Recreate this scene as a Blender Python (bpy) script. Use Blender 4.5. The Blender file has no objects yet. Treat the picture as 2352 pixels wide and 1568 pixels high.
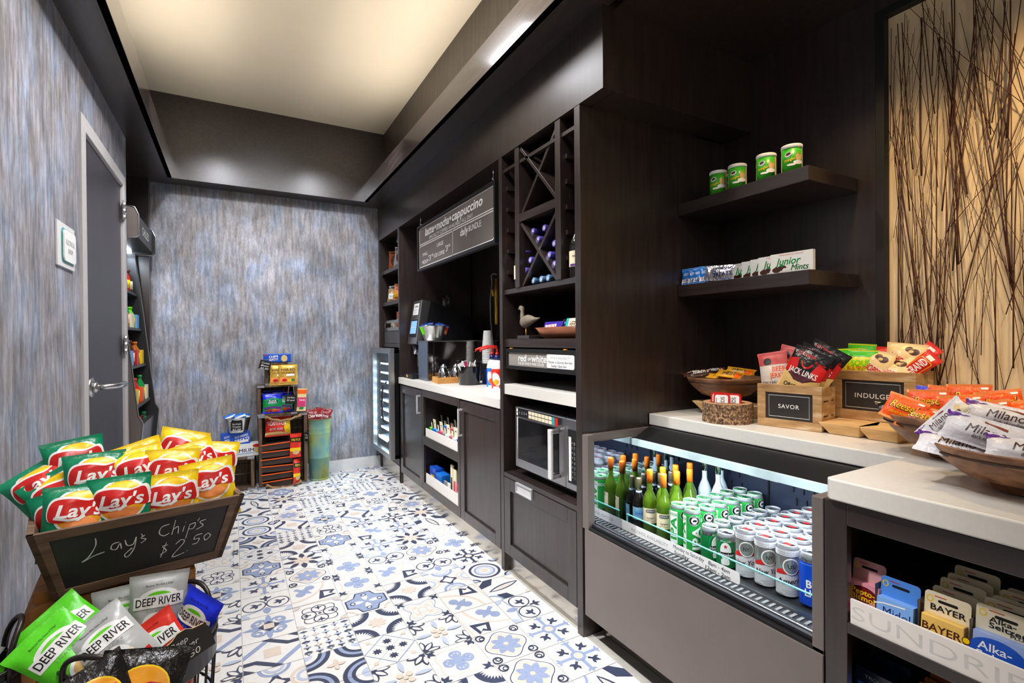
import bpy, bmesh, math, random
import numpy as np
from mathutils import Vector as Vec, Matrix as Mx, Euler, noise
from mathutils.geometry import tessellate_polygon
scene = bpy.context.scene
COL = scene.collection
R = math.radians
PI = math.pi
rnd = random.Random(7)

# ---------------------------------------------------------------- camera (also used to read positions off the room survey)
F = 1147.45; CAMZ = 1.22
_y, _p, _r = R(29.19467), R(-0.290871), R(-0.456741)
FW = Vec((math.sin(_y)*math.cos(_p), math.cos(_y)*math.cos(_p), math.sin(_p)))
RT = Vec((math.cos(_y), -math.sin(_y), 0)); UP = RT.cross(FW)
RT, UP = RT*math.cos(_r)+UP*math.sin(_r), UP*math.cos(_r)-RT*math.sin(_r)
CP = Vec((0, 0, CAMZ))
def _ray(x, y): return FW + RT*((x-1176)/F) - UP*((y-784)/F)
def PX(x, y, c): d = _ray(x, y); return CP + d*(c/d.x)
def PY(x, y, c): d = _ray(x, y); return CP + d*(c/d.y)
def PZ(x, y, c=0.0): d = _ray(x, y); return CP + d*((c-CAMZ)/d.z)
cam = bpy.data.cameras.new('camera'); cam.sensor_width = 36; cam.lens = 36*F/2352; cam.clip_start = .02
co = bpy.data.objects.new('camera', cam); COL.objects.link(co)
co.matrix_world = Mx(((RT.x, UP.x, -FW.x, 0), (RT.y, UP.y, -FW.y, 0), (RT.z, UP.z, -FW.z, CAMZ), (0, 0, 0, 1)))
scene.camera = co

# ---------------------------------------------------------------- materials
def lin(c):
    return tuple((v/255/12.92 if v <= 10 else ((v/255+.055)/1.055)**2.4) for v in c)
MATS = {}
def mat(name, rgb, rough=.5, metal=0., emit=0., coat=0., bump=0., bscale=60., var=.08, vscale=25., trans=0., ior=1.45, spec=.5, stretch=None):
    if name in MATS: return MATS[name]
    m = bpy.data.materials.new(name); m.use_nodes = True
    nt = m.node_tree; b = nt.nodes['Principled BSDF']
    c = lin(rgb)
    b.inputs['Roughness'].default_value = rough; b.inputs['Metallic'].default_value = metal
    b.inputs['Coat Weight'].default_value = coat; b.inputs['Coat Roughness'].default_value = .08
    b.inputs['Transmission Weight'].default_value = trans; b.inputs['IOR'].default_value = ior
    b.inputs['Specular IOR Level'].default_value = spec
    tc = nt.nodes.new('ShaderNodeTexCoord'); src = tc.outputs['Object']
    if stretch:
        mp = nt.nodes.new('ShaderNodeMapping'); mp.inputs['Scale'].default_value = stretch
        nt.links.new(src, mp.inputs['Vector']); src = mp.outputs['Vector']
    nz = nt.nodes.new('ShaderNodeTexNoise'); nz.inputs['Scale'].default_value = vscale; nz.inputs['Detail'].default_value = 4
    nt.links.new(src, nz.inputs['Vector'])
    rp = nt.nodes.new('ShaderNodeValToRGB')
    rp.color_ramp.elements[0].position = .3; rp.color_ramp.elements[1].position = .7
    rp.color_ramp.elements[0].color = (*[v*(1-var) for v in c], 1); rp.color_ramp.elements[1].color = (*[min(1, v*(1+var)) for v in c], 1)
    nt.links.new(nz.outputs['Fac'], rp.inputs['Fac']); nt.links.new(rp.outputs['Color'], b.inputs['Base Color'])
    if bump:
        n2 = nt.nodes.new('ShaderNodeTexNoise'); n2.inputs['Scale'].default_value = bscale; n2.inputs['Detail'].default_value = 3
        nt.links.new(src, n2.inputs['Vector'])
        bp = nt.nodes.new('ShaderNodeBump'); bp.inputs['Strength'].default_value = bump; bp.inputs['Distance'].default_value = .01
        nt.links.new(n2.outputs['Fac'], bp.inputs['Height']); nt.links.new(bp.outputs['Normal'], b.inputs['Normal'])
    if emit:
        b.inputs['Emission Color'].default_value = (*c, 1); b.inputs['Emission Strength'].default_value = emit
    MATS[name] = m
    return m
def ramp_mat(name, stops, scale, stretch, rough=.6, bump=0., detail=6., dist=0., spec=.5, metal=0., coat=0., scale2=0., stops2=None, stretch2=None):
    m = bpy.data.materials.new(name); m.use_nodes = True; nt = m.node_tree; b = nt.nodes['Principled BSDF']
    b.inputs['Roughness'].default_value = rough; b.inputs['Specular IOR Level'].default_value = spec; b.inputs['Metallic'].default_value = metal
    b.inputs['Coat Weight'].default_value = coat; b.inputs['Coat Roughness'].default_value = .26 if coat < .8 else .12
    tc = nt.nodes.new('ShaderNodeTexCoord')
    def layer(sc, st, stp):
        mp = nt.nodes.new('ShaderNodeMapping'); mp.inputs['Scale'].default_value = st
        nt.links.new(tc.outputs['Object'], mp.inputs['Vector'])
        nz = nt.nodes.new('ShaderNodeTexNoise'); nz.inputs['Scale'].default_value = sc; nz.inputs['Detail'].default_value = detail
        nz.inputs['Distortion'].default_value = dist
        nt.links.new(mp.outputs['Vector'], nz.inputs['Vector'])
        rp = nt.nodes.new('ShaderNodeValToRGB'); cr = rp.color_ramp
        while len(cr.elements) < len(stp): cr.elements.new(.5)
        for e, (p, c) in zip(cr.elements, stp): e.position = p; e.color = (*lin(c), 1)
        nt.links.new(nz.outputs['Fac'], rp.inputs['Fac'])
        return nz, rp
    nz, rp = layer(scale, stretch, stops); out = rp.outputs['Color']
    if stops2:
        n2, r2 = layer(scale2, stretch2 or stretch, stops2)
        mx = nt.nodes.new('ShaderNodeMixRGB'); mx.blend_type = 'OVERLAY'; mx.inputs['Fac'].default_value = .75
        nt.links.new(out, mx.inputs['Color1']); nt.links.new(r2.outputs['Color'], mx.inputs['Color2']); out = mx.outputs['Color']
    nt.links.new(out, b.inputs['Base Color'])
    if bump:
        bp = nt.nodes.new('ShaderNodeBump'); bp.inputs['Strength'].default_value = bump; bp.inputs['Distance'].default_value = .004
        nt.links.new(nz.outputs['Fac'], bp.inputs['Height']); nt.links.new(bp.outputs['Normal'], b.inputs['Normal'])
    MATS[name] = m
    return m
def glass_mat(name, tint, mixfac):
    # clear sheet: mostly see-through with a fresnel reflection, cheap to render
    m = bpy.data.materials.new(name); m.use_nodes = True; nt = m.node_tree
    nt.nodes.remove(nt.nodes['Principled BSDF'])
    t = nt.nodes.new('ShaderNodeBsdfTransparent'); t.inputs['Color'].default_value = (*tint, 1)
    g = nt.nodes.new('ShaderNodeBsdfGlossy'); g.inputs['Roughness'].default_value = .02
    nz = nt.nodes.new('ShaderNodeTexNoise'); nz.inputs['Scale'].default_value = 3
    fr = nt.nodes.new('ShaderNodeLayerWeight'); fr.inputs['Blend'].default_value = mixfac
    mu = nt.nodes.new('ShaderNodeMath'); mu.operation = 'MULTIPLY'
    mr = nt.nodes.new('ShaderNodeMapRange'); mr.inputs['To Min'].default_value = .45; mr.inputs['To Max'].default_value = .55
    nt.links.new(nz.outputs['Fac'], mr.inputs['Value']); nt.links.new(fr.outputs['Fresnel'], mu.inputs[0]); nt.links.new(mr.outputs['Result'], mu.inputs[1])
    mx = nt.nodes.new('ShaderNodeMixShader')
    nt.links.new(mu.outputs[0], mx.inputs['Fac']); nt.links.new(t.outputs[0], mx.inputs[1]); nt.links.new(g.outputs[0], mx.inputs[2])
    nt.links.new(mx.outputs[0], nt.nodes['Material Output'].inputs['Surface'])
    MATS[name] = m
    return m

WOOD = ramp_mat('espresso wood', [(.3, (36, 27, 24)), (.7, (53, 42, 38))], 6, (9, 9, .7), rough=.38, bump=.05, spec=.5, coat=.6)
WOODH = ramp_mat('espresso wood lengthwise', [(.3, (36, 27, 24)), (.7, (54, 43, 39))], 6, (9, .7, 9), rough=.36, bump=.05, spec=.5, coat=.6)
WOODG = ramp_mat('glossy espresso wood', [(.3, (52, 44, 42)), (.7, (84, 73, 70))], 5, (9, 1.0, 9), rough=.2, bump=.06, coat=.9)
WOODO = ramp_mat('olive brown wood', [(.3, (58, 50, 42)), (.7, (84, 73, 62))], 6, (9, 9, .7), rough=.4, bump=.04)
def paper_mat():
    m = bpy.data.materials.new('wallpaper streaks'); m.use_nodes = True; nt = m.node_tree; b = nt.nodes['Principled BSDF']; b.inputs['Roughness'].default_value = .5
    tc = nt.nodes.new('ShaderNodeTexCoord')
    def nz(st, detail, dist=0., lo=.3, hi=.7, c0=(0, 0, 0), c1=(255, 255, 255), mid=None):
        mp = nt.nodes.new('ShaderNodeMapping'); mp.inputs['Scale'].default_value = st; nt.links.new(tc.outputs['Object'], mp.inputs['Vector'])
        n = nt.nodes.new('ShaderNodeTexNoise'); n.inputs['Scale'].default_value = 1; n.inputs['Detail'].default_value = detail; n.inputs['Distortion'].default_value = dist
        nt.links.new(mp.outputs['Vector'], n.inputs['Vector']); r = nt.nodes.new('ShaderNodeValToRGB'); cr = r.color_ramp
        cr.elements[0].position = lo; cr.elements[1].position = hi; cr.elements[0].color = (*lin(c0), 1); cr.elements[1].color = (*lin(c1), 1)
        if mid: e = cr.elements.new((lo+hi)/2); e.color = (*lin(mid), 1)
        nt.links.new(n.outputs['Fac'], r.inputs['Fac']); return n, r.outputs['Color']
    def mix(kind, f, a, c):
        x = nt.nodes.new('ShaderNodeMixRGB'); x.blend_type = kind; x.inputs['Fac'].default_value = f
        nt.links.new(a, x.inputs['Color1']); nt.links.new(c, x.inputs['Color2']); return x.outputs['Color']
    _, hue = nz((8, 8, 4), 5, .6, .36, .64, (172, 166, 162), (164, 174, 188), (178, 177, 182))
    _, tone = nz((5, 5, 4), 5, .8, .3, .70, (108, 106, 108), (212, 212, 216))
    s1, streak = nz((44, 44, 6.5), 6, .3, .33, .67, (66, 64, 66), (222, 222, 224))
    _, fine = nz((130, 130, 34), 3, 0, .3, .7, (84, 84, 86), (176, 176, 176))
    c = mix('OVERLAY', .55, hue, tone); c = mix('OVERLAY', .44, c, streak); c = mix('OVERLAY', .42, c, fine)
    nt.links.new(c, b.inputs['Base Color'])
    bp = nt.nodes.new('ShaderNodeBump'); bp.inputs['Strength'].default_value = .12; bp.inputs['Distance'].default_value = .004
    nt.links.new(s1.outputs['Fac'], bp.inputs['Height']); nt.links.new(bp.outputs['Normal'], b.inputs['Normal'])
    return m
PAPER = paper_mat()
WALNUT = ramp_mat('walnut', [(.3, (92, 60, 40)), (.5, (132, 90, 62)), (.72, (172, 126, 86))], 4, (1.2, 4, 10), rough=.42, bump=.05, dist=.8)
PALEWOOD = ramp_mat('pale raw wood', [(.3, (196, 150, 92)), (.7, (232, 196, 138))], 5, (2, 2, 12), rough=.6, bump=.08)
CRATEW = ramp_mat('washed crate wood', [(.3, (150, 110, 66)), (.55, (190, 150, 100)), (.75, (222, 200, 168))], 5, (2, 2, 9), rough=.7, bump=.15)
BROWNW = ramp_mat('brown crate wood', [(.3, (58, 44, 36)), (.6, (108, 84, 64)), (.8, (146, 118, 92))], 5, (10, 10, 1.2), rough=.7, bump=.15)
BINW = ramp_mat('brown bin wood', [(.3, (84, 62, 46)), (.6, (122, 94, 72)), (.8, (150, 120, 94))], 5, (1.5, 8, 8), rough=.6, bump=.12)
RECLAIM = ramp_mat('reclaimed plank wood', [(.3, (96, 56, 30)), (.45, (150, 94, 44)), (.6, (200, 138, 70)), (.75, (130, 80, 42))], 2.6, (5, 5, .6), rough=.55, bump=.1)
BARK = ramp_mat('bark', [(.34, (58, 42, 30)), (.5, (122, 90, 62)), (.64, (190, 152, 112))], 140, (1, 1, .8), rough=.85, bump=1.0, detail=4)
CUT = mat('cut log wood', (196, 150, 104), .7, var=.15)
STONE = mat('white quartz', (222, 217, 206), .32, var=.025, vscale=90)
WHITEP = mat('white paint', (222, 220, 218), .45, var=.03)
FRAMEP = mat('grey white door paint', (198, 194, 192), .4, var=.03)
CEIL = mat('cream ceiling paint', (232, 217, 188), .8, var=.015, vscale=4)
DOORP = mat('charcoal door paint', (62, 60, 66), .38, var=.06, vscale=6)
STEEL = mat('brushed steel', (196, 196, 196), .3, 1., var=.06, stretch=(3, 3, 60))
KICK = mat('steel toe kick', (196, 190, 180), .24, 1., var=.1, vscale=6, bump=.06, bscale=7)
MIRROR = mat('polished steel', (176, 170, 168), .1, 1., var=.04)
CHROME = mat('chrome', (215, 215, 218), .12, 1., var=.03)
TIN = mat('tin plate', (208, 208, 206), .2, 1., var=.08)
BLACK = mat('black plastic', (24, 24, 26), .35, var=.1)
MATTE = mat('matte black', (16, 16, 17), .6, var=.15)
DGREY = mat('dark grey metal', (58, 58, 60), .35, .5, var=.08)
CASE = mat('case charcoal metal', (122, 112, 106), .36, .3, var=.05, vscale=5)
IRON = mat('dark iron', (74, 66, 64), .35, .8, var=.2)
CHALKB = mat('chalkboard', (48, 45, 43), .5, var=.2, vscale=9)
CHALK = mat('chalk', (232, 228, 220), .9, var=.1)
WHITE = mat('white print', (244, 243, 238), .4, var=.02)
CREAM = mat('cream print', (240, 226, 190), .4, var=.03)
INK = mat('black print', (22, 20, 20), .4, var=.05)
GREYI = mat('grey print', (150, 148, 146), .5, var=.04)
SIGNG = mat('sign taupe grey', (104, 96, 90), .5, var=.06, vscale=5)
SIGNL = mat('sign light taupe', (146, 138, 128), .5, var=.05, vscale=5)
def pr(name, rgb, rough=.3, **k): return mat(name, rgb, rough, var=.05, **k)
RED = pr('red print', (206, 32, 28)); DRED = pr('dark red print', (120, 20, 24)); YEL = pr('yellow print', (250, 206, 20)); GOLD = pr('golden print', (240, 160, 30))
ORANGE = pr('orange foil', (246, 96, 22), .3); LORANGE = pr('light orange print', (250, 150, 80))
BLUE = pr('blue print', (28, 84, 190)); LBLUE = pr('light blue print', (110, 170, 230)); NAVY = pr('navy print', (24, 34, 92)); GREEN = pr('green print', (20, 140, 64))
LIME = pr('lime foil', (104, 214, 30), .3); BRIGHTG = pr('bright green print', (70, 190, 40)); PURPLE = pr('purple print', (96, 44, 140)); BROWN = pr('brown print', (74, 40, 26))
PINK = pr('pink print', (216, 60, 110)); TAN = pr('tan print', (222, 186, 116)); TEALP = pr('teal print', (40, 170, 170))
FGREEN = mat('green bag foil', (10, 134, 92), .24, bump=.25, bscale=38, var=.06); FYEL = mat('yellow bag foil', (252, 212, 26), .26, bump=.25, bscale=38, var=.05)
FGREY = mat('silver bag foil', (178, 180, 176), .3, bump=.2, bscale=35, var=.05); FLIME = mat('lime bag foil', (92, 216, 34), .3, bump=.2, bscale=35, var=.06)
FRED = mat('red bag foil', (222, 52, 36), .28, bump=.2, bscale=35); FBLUE = mat('blue bag foil', (32, 52, 226), .28, bump=.2, bscale=35)
FBLACK = mat('black bag foil', (26, 24, 24), .22, bump=.4, bscale=40); FMAROON = mat('maroon bag foil', (140, 26, 30), .28, bump=.2)
FORANGE = mat('orange wrapper foil', (250, 92, 18), .28, bump=.3, bscale=60); FWHITE = mat('white wrapper foil', (226, 224, 226), .3, bump=.3, bscale=50)
FBROWN = mat('brown wrapper foil', (62, 34, 28), .26, bump=.4, bscale=60); FMUST = mat('mustard wrapper foil', (226, 164, 34), .3, bump=.3, bscale=60)
FGOLD = mat('gold bag foil', (216, 172, 70), .25, .3, bump=.2); FCREAM = mat('cream wrapper foil', (236, 208, 150), .3, bump=.2, bscale=40)
FSOUR = mat('yellow green wrapper foil', (226, 220, 30), .3, bump=.2, bscale=40); FPINKW = mat('pale pouch foil', (226, 214, 202), .35, bump=.15)
FSILV = mat('silver wrapper foil', (200, 200, 206), .18, .8, bump=.5, bscale=60); FLB = mat('bright blue wrapper foil', (30, 120, 214), .22, bump=.4, bscale=60)
GLASS = glass_mat('clear glass', (.93, .97, .96), .18); GLASSE = mat('glass edge', (120, 205, 200), .15, var=.05, emit=.0)
ACRYL = mat('frosted white acrylic', (232, 224, 214), .35, var=.02)
LIDM = mat('can lid', (214, 215, 218), .42, .55, var=.03)
SATIN = mat('satin silver', (214, 214, 216), .35, .35, var=.03)
ALU = mat('can aluminium', (205, 206, 210), .22, 1., var=.04)
GLGREEN = mat('green bottle glass', (72, 100, 16), .08, var=.1, coat=.5); GLDARK = mat('dark bottle glass', (22, 20, 16), .07, var=.1, coat=.5)
LED = mat('cold led strip', (226, 240, 255), .5, emit=14.)
SCREEN = mat('lit screen', (110, 150, 205), .3, emit=.9)
ROPE = mat('jute rope', (168, 134, 92), .9, bump=.8, bscale=160, var=.2)
GALV = mat('galvanised steel corner', (168, 172, 178), .35, .6, var=.12)
PATINA = ramp_mat('green blue patina', [(.3, (88, 140, 150)), (.46, (120, 160, 140)), (.58, (156, 166, 88)), (.74, (124, 126, 62))], 9, (1, 1, .6), rough=.55, bump=.2, detail=8)
BAMBOO = ramp_mat('bamboo', [(.3, (196, 132, 60)), (.7, (224, 168, 92))], 5, (2, 10, 10), rough=.5)
COPPER = ramp_mat('copper brown wood', [(.3, (112, 60, 38)), (.7, (160, 98, 64))], 5, (8, 1.4, 8), rough=.4)
DRIFT = mat('grey drift wood', (116, 104, 88), .7, bump=.3, var=.2)
TWIG = mat('dark twigs', (74, 38, 20), .7, var=.25)
LINEN = mat('cream panel', (232, 208, 166), .75, var=.03, vscale=6)

# ---------------------------------------------------------------- mesh builder
def rot(rx=0, ry=0, rz=0): return Euler((R(rx), R(ry), R(rz))).to_matrix().to_4x4()
def TL(x, y, z): return Mx.Translation((x, y, z))
class MB:
    def __init__(s): s.v = []; s.f = []; s.m = []; s.sm = []; s.mats = []
    def mi(s, m):
        if m not in s.mats: s.mats.append(m)
        return s.mats.index(m)
    def add(s, vs, fs, m, smooth=False, T=None):
        o = len(s.v); i = s.mi(m)
        for v in vs:
            v = Vec(v) if len(v) == 3 else Vec((v[0], v[1], 0))
            s.v.append(tuple(T @ v) if T is not None else tuple(v))
        for f in fs: s.f.append([o+k for k in f]); s.m.append(i); s.sm.append(smooth)
        return s
    def box(s, x0, y0, z0, x1, y1, z1, m, T=None):
        if x0 > x1: x0, x1 = x1, x0
        if y0 > y1: y0, y1 = y1, y0
        if z0 > z1: z0, z1 = z1, z0
        return s.add([(x0, y0, z0), (x1, y0, z0), (x1, y1, z0), (x0, y1, z0), (x0, y0, z1), (x1, y0, z1), (x1, y1, z1), (x0, y1, z1)],
                     [(0, 3, 2, 1), (4, 5, 6, 7), (0, 1, 5, 4), (1, 2, 6, 5), (2, 3, 7, 6), (3, 0, 4, 7)], m, False, T)
    def hexa(s, b, t, m, T=None):      # bottom quad (ccw from above), top quad
        return s.add(list(b)+list(t), [(0, 3, 2, 1), (4, 5, 6, 7), (0, 1, 5, 4), (1, 2, 6, 5), (2, 3, 7, 6), (3, 0, 4, 7)], m, False, T)
    def lathe(s, prof, m, n=24, T=None, smooth=True, sx=1., sy=1., wob=0., seed=0):
        vs = []; fs = []
        for (r, z) in prof:
            for k in range(n):
                a = 2*PI*k/n
                rr = r*(1+wob*noise.noise(Vec((math.cos(a)*2.5, math.sin(a)*2.5, z*14+seed)))) if wob else r
                vs.append((rr*math.cos(a)*sx, rr*math.sin(a)*sy, z))
        for j in range(len(prof)-1):
            for k in range(n):
                a = j*n+k; b = j*n+(k+1) % n
                fs.append((a, b, b+n, a+n))
        if prof[0][0] > 1e-4: fs.append(tuple(range(n))[::-1])
        if prof[-1][0] > 1e-4: fs.append(tuple(range((len(prof)-1)*n, len(prof)*n)))
        return s.add(vs, fs, m, smooth, T)
    def cyl(s, r, z0, z1, m, n=20, T=None, r2=None): return s.lathe([(r, z0), (r if r2 is None else r2, z1)], m, n, T)
    def tube(s, pts, r, m, n=8, T=None, closed=False):
        pts = [Vec(p) for p in pts]; vs = []; fs = []; L = len(pts); nrm = None
        for i, p in enumerate(pts):
            a = pts[i-1] if (i or closed) else p; b = pts[(i+1) % L] if (i < L-1 or closed) else p
            d = (b-a).normalized()
            if nrm is None: nrm = d.orthogonal().normalized()
            nrm = (nrm-d*nrm.dot(d)).normalized(); q = d.cross(nrm)
            rr = r[i] if isinstance(r, (list, tuple)) else r
            for k in range(n): vs.append(p+(nrm*math.cos(2*PI*k/n)+q*math.sin(2*PI*k/n))*rr)
        for i in range(L if closed else L-1):
            for k in range(n):
                a = i*n+k; b = i*n+(k+1) % n; c = ((i+1) % L)*n
                fs.append((a, b, c+(k+1) % n, c+k))
        if not closed: fs += [tuple(range(n))[::-1], tuple(range((L-1)*n, L*n))]
        return s.add(vs, fs, m, True, T)
    def prism(s, poly, z0, z1, m, T=None, smooth=False):
        n = len(poly); vs = [(x, y, z0) for x, y in poly]+[(x, y, z1) for x, y in poly]
        fs = [tuple(range(n))[::-1], tuple(range(n, 2*n))]+[(k, (k+1) % n, n+(k+1) % n, n+k) for k in range(n)]
        return s.add(vs, fs, m, smooth, T)
    def decal(s, items, f, step=None, dz=.00016, T=None, base=1, smooth=False):
        for k, (vs, fs, m) in enumerate(items2d(items, step)):
            s.add([f(x, y, dz*(k+base)) for x, y in vs], fs, m, smooth, T)
        return s
    def mesh(s, name):
        me = bpy.data.meshes.new(name); me.from_pydata(s.v, [], s.f); me.update()
        for m in s.mats: me.materials.append(m)
        me.polygons.foreach_set('material_index', s.m); me.polygons.foreach_set('use_smooth', s.sm)
        return me
    def build(s, name, parent=None, loc=None, T=None, bevel=0.):
        o = bpy.data.objects.new(name, s.mesh(name)); COL.objects.link(o)
        if parent: o.parent = parent
        if loc is not None: o.location = loc
        if T is not None: o.matrix_basis = T
        if bevel:
            b = o.modifiers.new('bevel', 'BEVEL'); b.width = bevel; b.segments = 2; b.limit_method = 'ANGLE'; b.angle_limit = R(40)
        return o
def tag(o, label=None, cat=None, group=None, kind=None):
    for k, v in (('label', label), ('category', cat), ('group', group), ('kind', kind)):
        if v: o[k] = v
    return o
def thing(name, label, cat, loc=(0, 0, 0), rz=0., group=None, T=None):
    o = bpy.data.objects.new(name, None); COL.objects.link(o); o.empty_display_size = .05
    if T is not None: o.matrix_basis = T
    else: o.location = loc; o.rotation_euler = (0, 0, R(rz))
    return tag(o, label, cat, group)
def dup(src, label=None, loc=None, T=None, group=None):
    c = src.copy(); COL.objects.link(c)
    if T is not None: c.matrix_basis = T
    elif loc is not None: c.location = loc
    if label: c['label'] = label
    if group: c['group'] = group
    for ch in list(src.children):
        d = ch.copy(); COL.objects.link(d); d.parent = c
        for g in list(ch.children):
            e = g.copy(); COL.objects.link(e); e.parent = d
    return c
def struct(name, mb, bevel=0.): return tag(mb.build(name, bevel=bevel), kind='structure')

# ---------------------------------------------------------------- flat artwork: text, ellipses, polygons, strokes
_TX = {}
def text2d(t, shear=0., bold=0., spc=1.):
    key = (t, shear, bold, spc)
    if key not in _TX and bold > 0 and 'M' in t:
        vs, fs, w = text2d(t, shear, 0., spc); n = len(vs); d = bold*.9
        _TX[key] = ([(x-d, y) for x, y in vs]+[(x+d, y) for x, y in vs]+[(x, y) for x, y in vs], list(fs)+[tuple(n+k for k in f) for f in fs]+[tuple(2*n+k for k in f) for f in fs], w+2*d)
    if key not in _TX:
        cu = bpy.data.curves.new('lettering', 'FONT'); cu.body = t; cu.shear = shear; cu.offset = bold; cu.size = 1; cu.resolution_u = 3; cu.space_character = spc
        ob = bpy.data.objects.new('lettering', cu); COL.objects.link(ob)
        dg = bpy.context.evaluated_depsgraph_get(); dg.update()
        me = bpy.data.meshes.new_from_object(ob.evaluated_get(dg))
        vs = [(v.co.x, v.co.y) for v in me.vertices]; fs = [tuple(p.vertices) for p in me.polygons]
        bpy.data.objects.remove(ob); bpy.data.curves.remove(cu); bpy.data.meshes.remove(me)
        x0 = min(v[0] for v in vs); x1 = max(v[0] for v in vs)
        _TX[key] = ([(x-(x0+x1)/2, y) for x, y in vs], fs, x1-x0)
    return _TX[key]
def tx(t, x, y, h, m, w=None, shear=0., bold=0., rot=0., al='c', spc=1.):
    """a line of text: h = capital height, w = total width (squeezed to fit)"""
    vs, fs, ww = text2d(t, shear, bold, spc)
    sy = h/.70; sx = (w/ww) if w else sy
    c, s = math.cos(R(rot)), math.sin(R(rot)); off = {'c': 0, 'l': ww*sx/2, 'r': -ww*sx/2}[al]
    out = []
    for a, b in vs:
        a = a*sx+off; b = (b-.35)*sy
        out.append((x+a*c-b*s, y+a*s+b*c))
    return (out, fs, m)
def poly(pts, m):
    tri = tessellate_polygon([[Vec((x, y, 0)) for x, y in pts]])
    fs = []
    for a, b, c in tri:
        A, B, Cc = pts[a], pts[b], pts[c]
        if (B[0]-A[0])*(Cc[1]-A[1])-(B[1]-A[1])*(Cc[0]-A[0]) < 0: b, c = c, b
        fs.append((a, b, c))
    return (list(pts), fs, m)
def cat(pts, closed=True, n=4):
    out = []; L = len(pts)
    for i in range(L if closed else L-1):
        g = (lambda k: pts[k % L]) if closed else (lambda k: pts[max(0, min(L-1, k))])
        p0, p1, p2, p3 = g(i-1), g(i), g(i+1), g(i+2)
        for k in range(n):
            t = k/n; out.append(tuple(.5*(2*b+(c-a)*t+(2*a-5*b+4*c-d)*t*t+(3*b-a-3*c+d)*t**3) for a, b, c, d in zip(p0, p1, p2, p3)))
    if not closed: out.append(pts[-1])
    return out
def el(x, y, rx, ry, m, n=28, rot=0., a0=0, a1=360):
    c, s = math.cos(R(rot)), math.sin(R(rot)); p = []
    full = (a1-a0) >= 360
    for k in range(n if full else n+1):
        t = R(a0+(a1-a0)*k/n); a, b = rx*math.cos(t), ry*math.sin(t)
        p.append((x+a*c-b*s, y+a*s+b*c))
    return poly(p, m)
def rc(x0, y0, x1, y1, m, r=0.):
    if not r: return ([(x0, y0), (x1, y0), (x1, y1), (x0, y1)], [(0, 1, 2, 3)], m)
    p = []
    for cx, cy, a in ((x1-r, y0+r, -90), (x1-r, y1-r, 0), (x0+r, y1-r, 90), (x0+r, y0+r, 180)):
        for k in range(5): t = R(a+22.5*k); p.append((cx+r*math.cos(t), cy+r*math.sin(t)))
    return poly(p, m)
def st(pts, w, m, closed=False):
    vs = []; fs = []; L = len(pts)
    for i, (x, y) in enumerate(pts):
        ax, ay = pts[i-1] if (i or closed) else pts[i]; bx, by = pts[(i+1) % L] if (i < L-1 or closed) else pts[i]
        dx, dy = bx-ax, by-ay; l = math.hypot(dx, dy) or 1; nx, ny = -dy/l, dx/l
        ww = (w[i] if isinstance(w, (list, tuple)) else w)/2
        vs += [(x-nx*ww, y-ny*ww), (x+nx*ww, y+ny*ww)]
    for i in range(L if closed else L-1):
        a = 2*i; b = 2*((i+1) % L); fs.append((a, b, b+1, a+1))
    return (vs, fs, m)
def fr(x0, y0, x1, y1, w, m, r=0.):
    if r: pts = rc(x0, y0, x1, y1, m, r)[0]
    else: pts = [(x0, y0), (x1, y0), (x1, y1), (x0, y1)]
    return st(pts, w, m, True)
def ln(x0, y0, x1, y1, w, m): return st([(x0, y0), (x1, y1)], w, m)
_ITC = {}
def items2d(items, step):
    if not step: return items
    out = []
    for (vs, fs, m) in items:
        bm = bmesh.new(); bv = [bm.verts.new((x, y, 0)) for x, y in vs]
        for f in fs:
            try: bm.faces.new([bv[k] for k in f])
            except ValueError: pass
        xs = [v[0] for v in vs]; ys = [v[1] for v in vs]
        sx, sy = step
        for ax, lo, hi, sp in ((0, min(xs), max(xs), sx), (1, min(ys), max(ys), sy)):
            if not sp: continue
            k = math.ceil(lo/sp)
            while k*sp < hi:
                no = (1, 0, 0) if ax == 0 else (0, 1, 0)
                bmesh.ops.bisect_plane(bm, geom=bm.verts[:]+bm.edges[:]+bm.faces[:], plane_co=(k*sp, k*sp, 0), plane_no=no)
                k += 1
        bm.verts.index_update()
        out.append(([(v.co.x, v.co.y) for v in bm.verts], [tuple(v.index for v in f.verts) for f in bm.faces], m))
        bm.free()
    return out
def fxz(x0, y, z0):      # artwork on a face looking towards -y : u -> +x, v -> +z
    return lambda u, v, o: (x0+u, y-o, z0+v)
def fyz(x, y0, z0):      # artwork on a face looking towards -x : u -> -y, v -> +z
    return lambda u, v, o: (x-o, y0-u, z0+v)
def fyz2(x, y0, z0):     # artwork on a face looking towards +x : u -> +y, v -> +z
    return lambda u, v, o: (x+o, y0+u, z0+v)
def fcyl(r, z0=0., a0=0.):   # round a can: u = arc length from the middle of the label, which faces -y
    return lambda u, v, o: ((r+o)*math.sin(u/r+a0), -(r+o)*math.cos(u/r+a0), z0+v)
def scr(pts, s, x, y, w, m, sl=.0):
    return st([(x+s*(a+sl*b), y+s*b) for a, b in pts], w, m)

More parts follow.
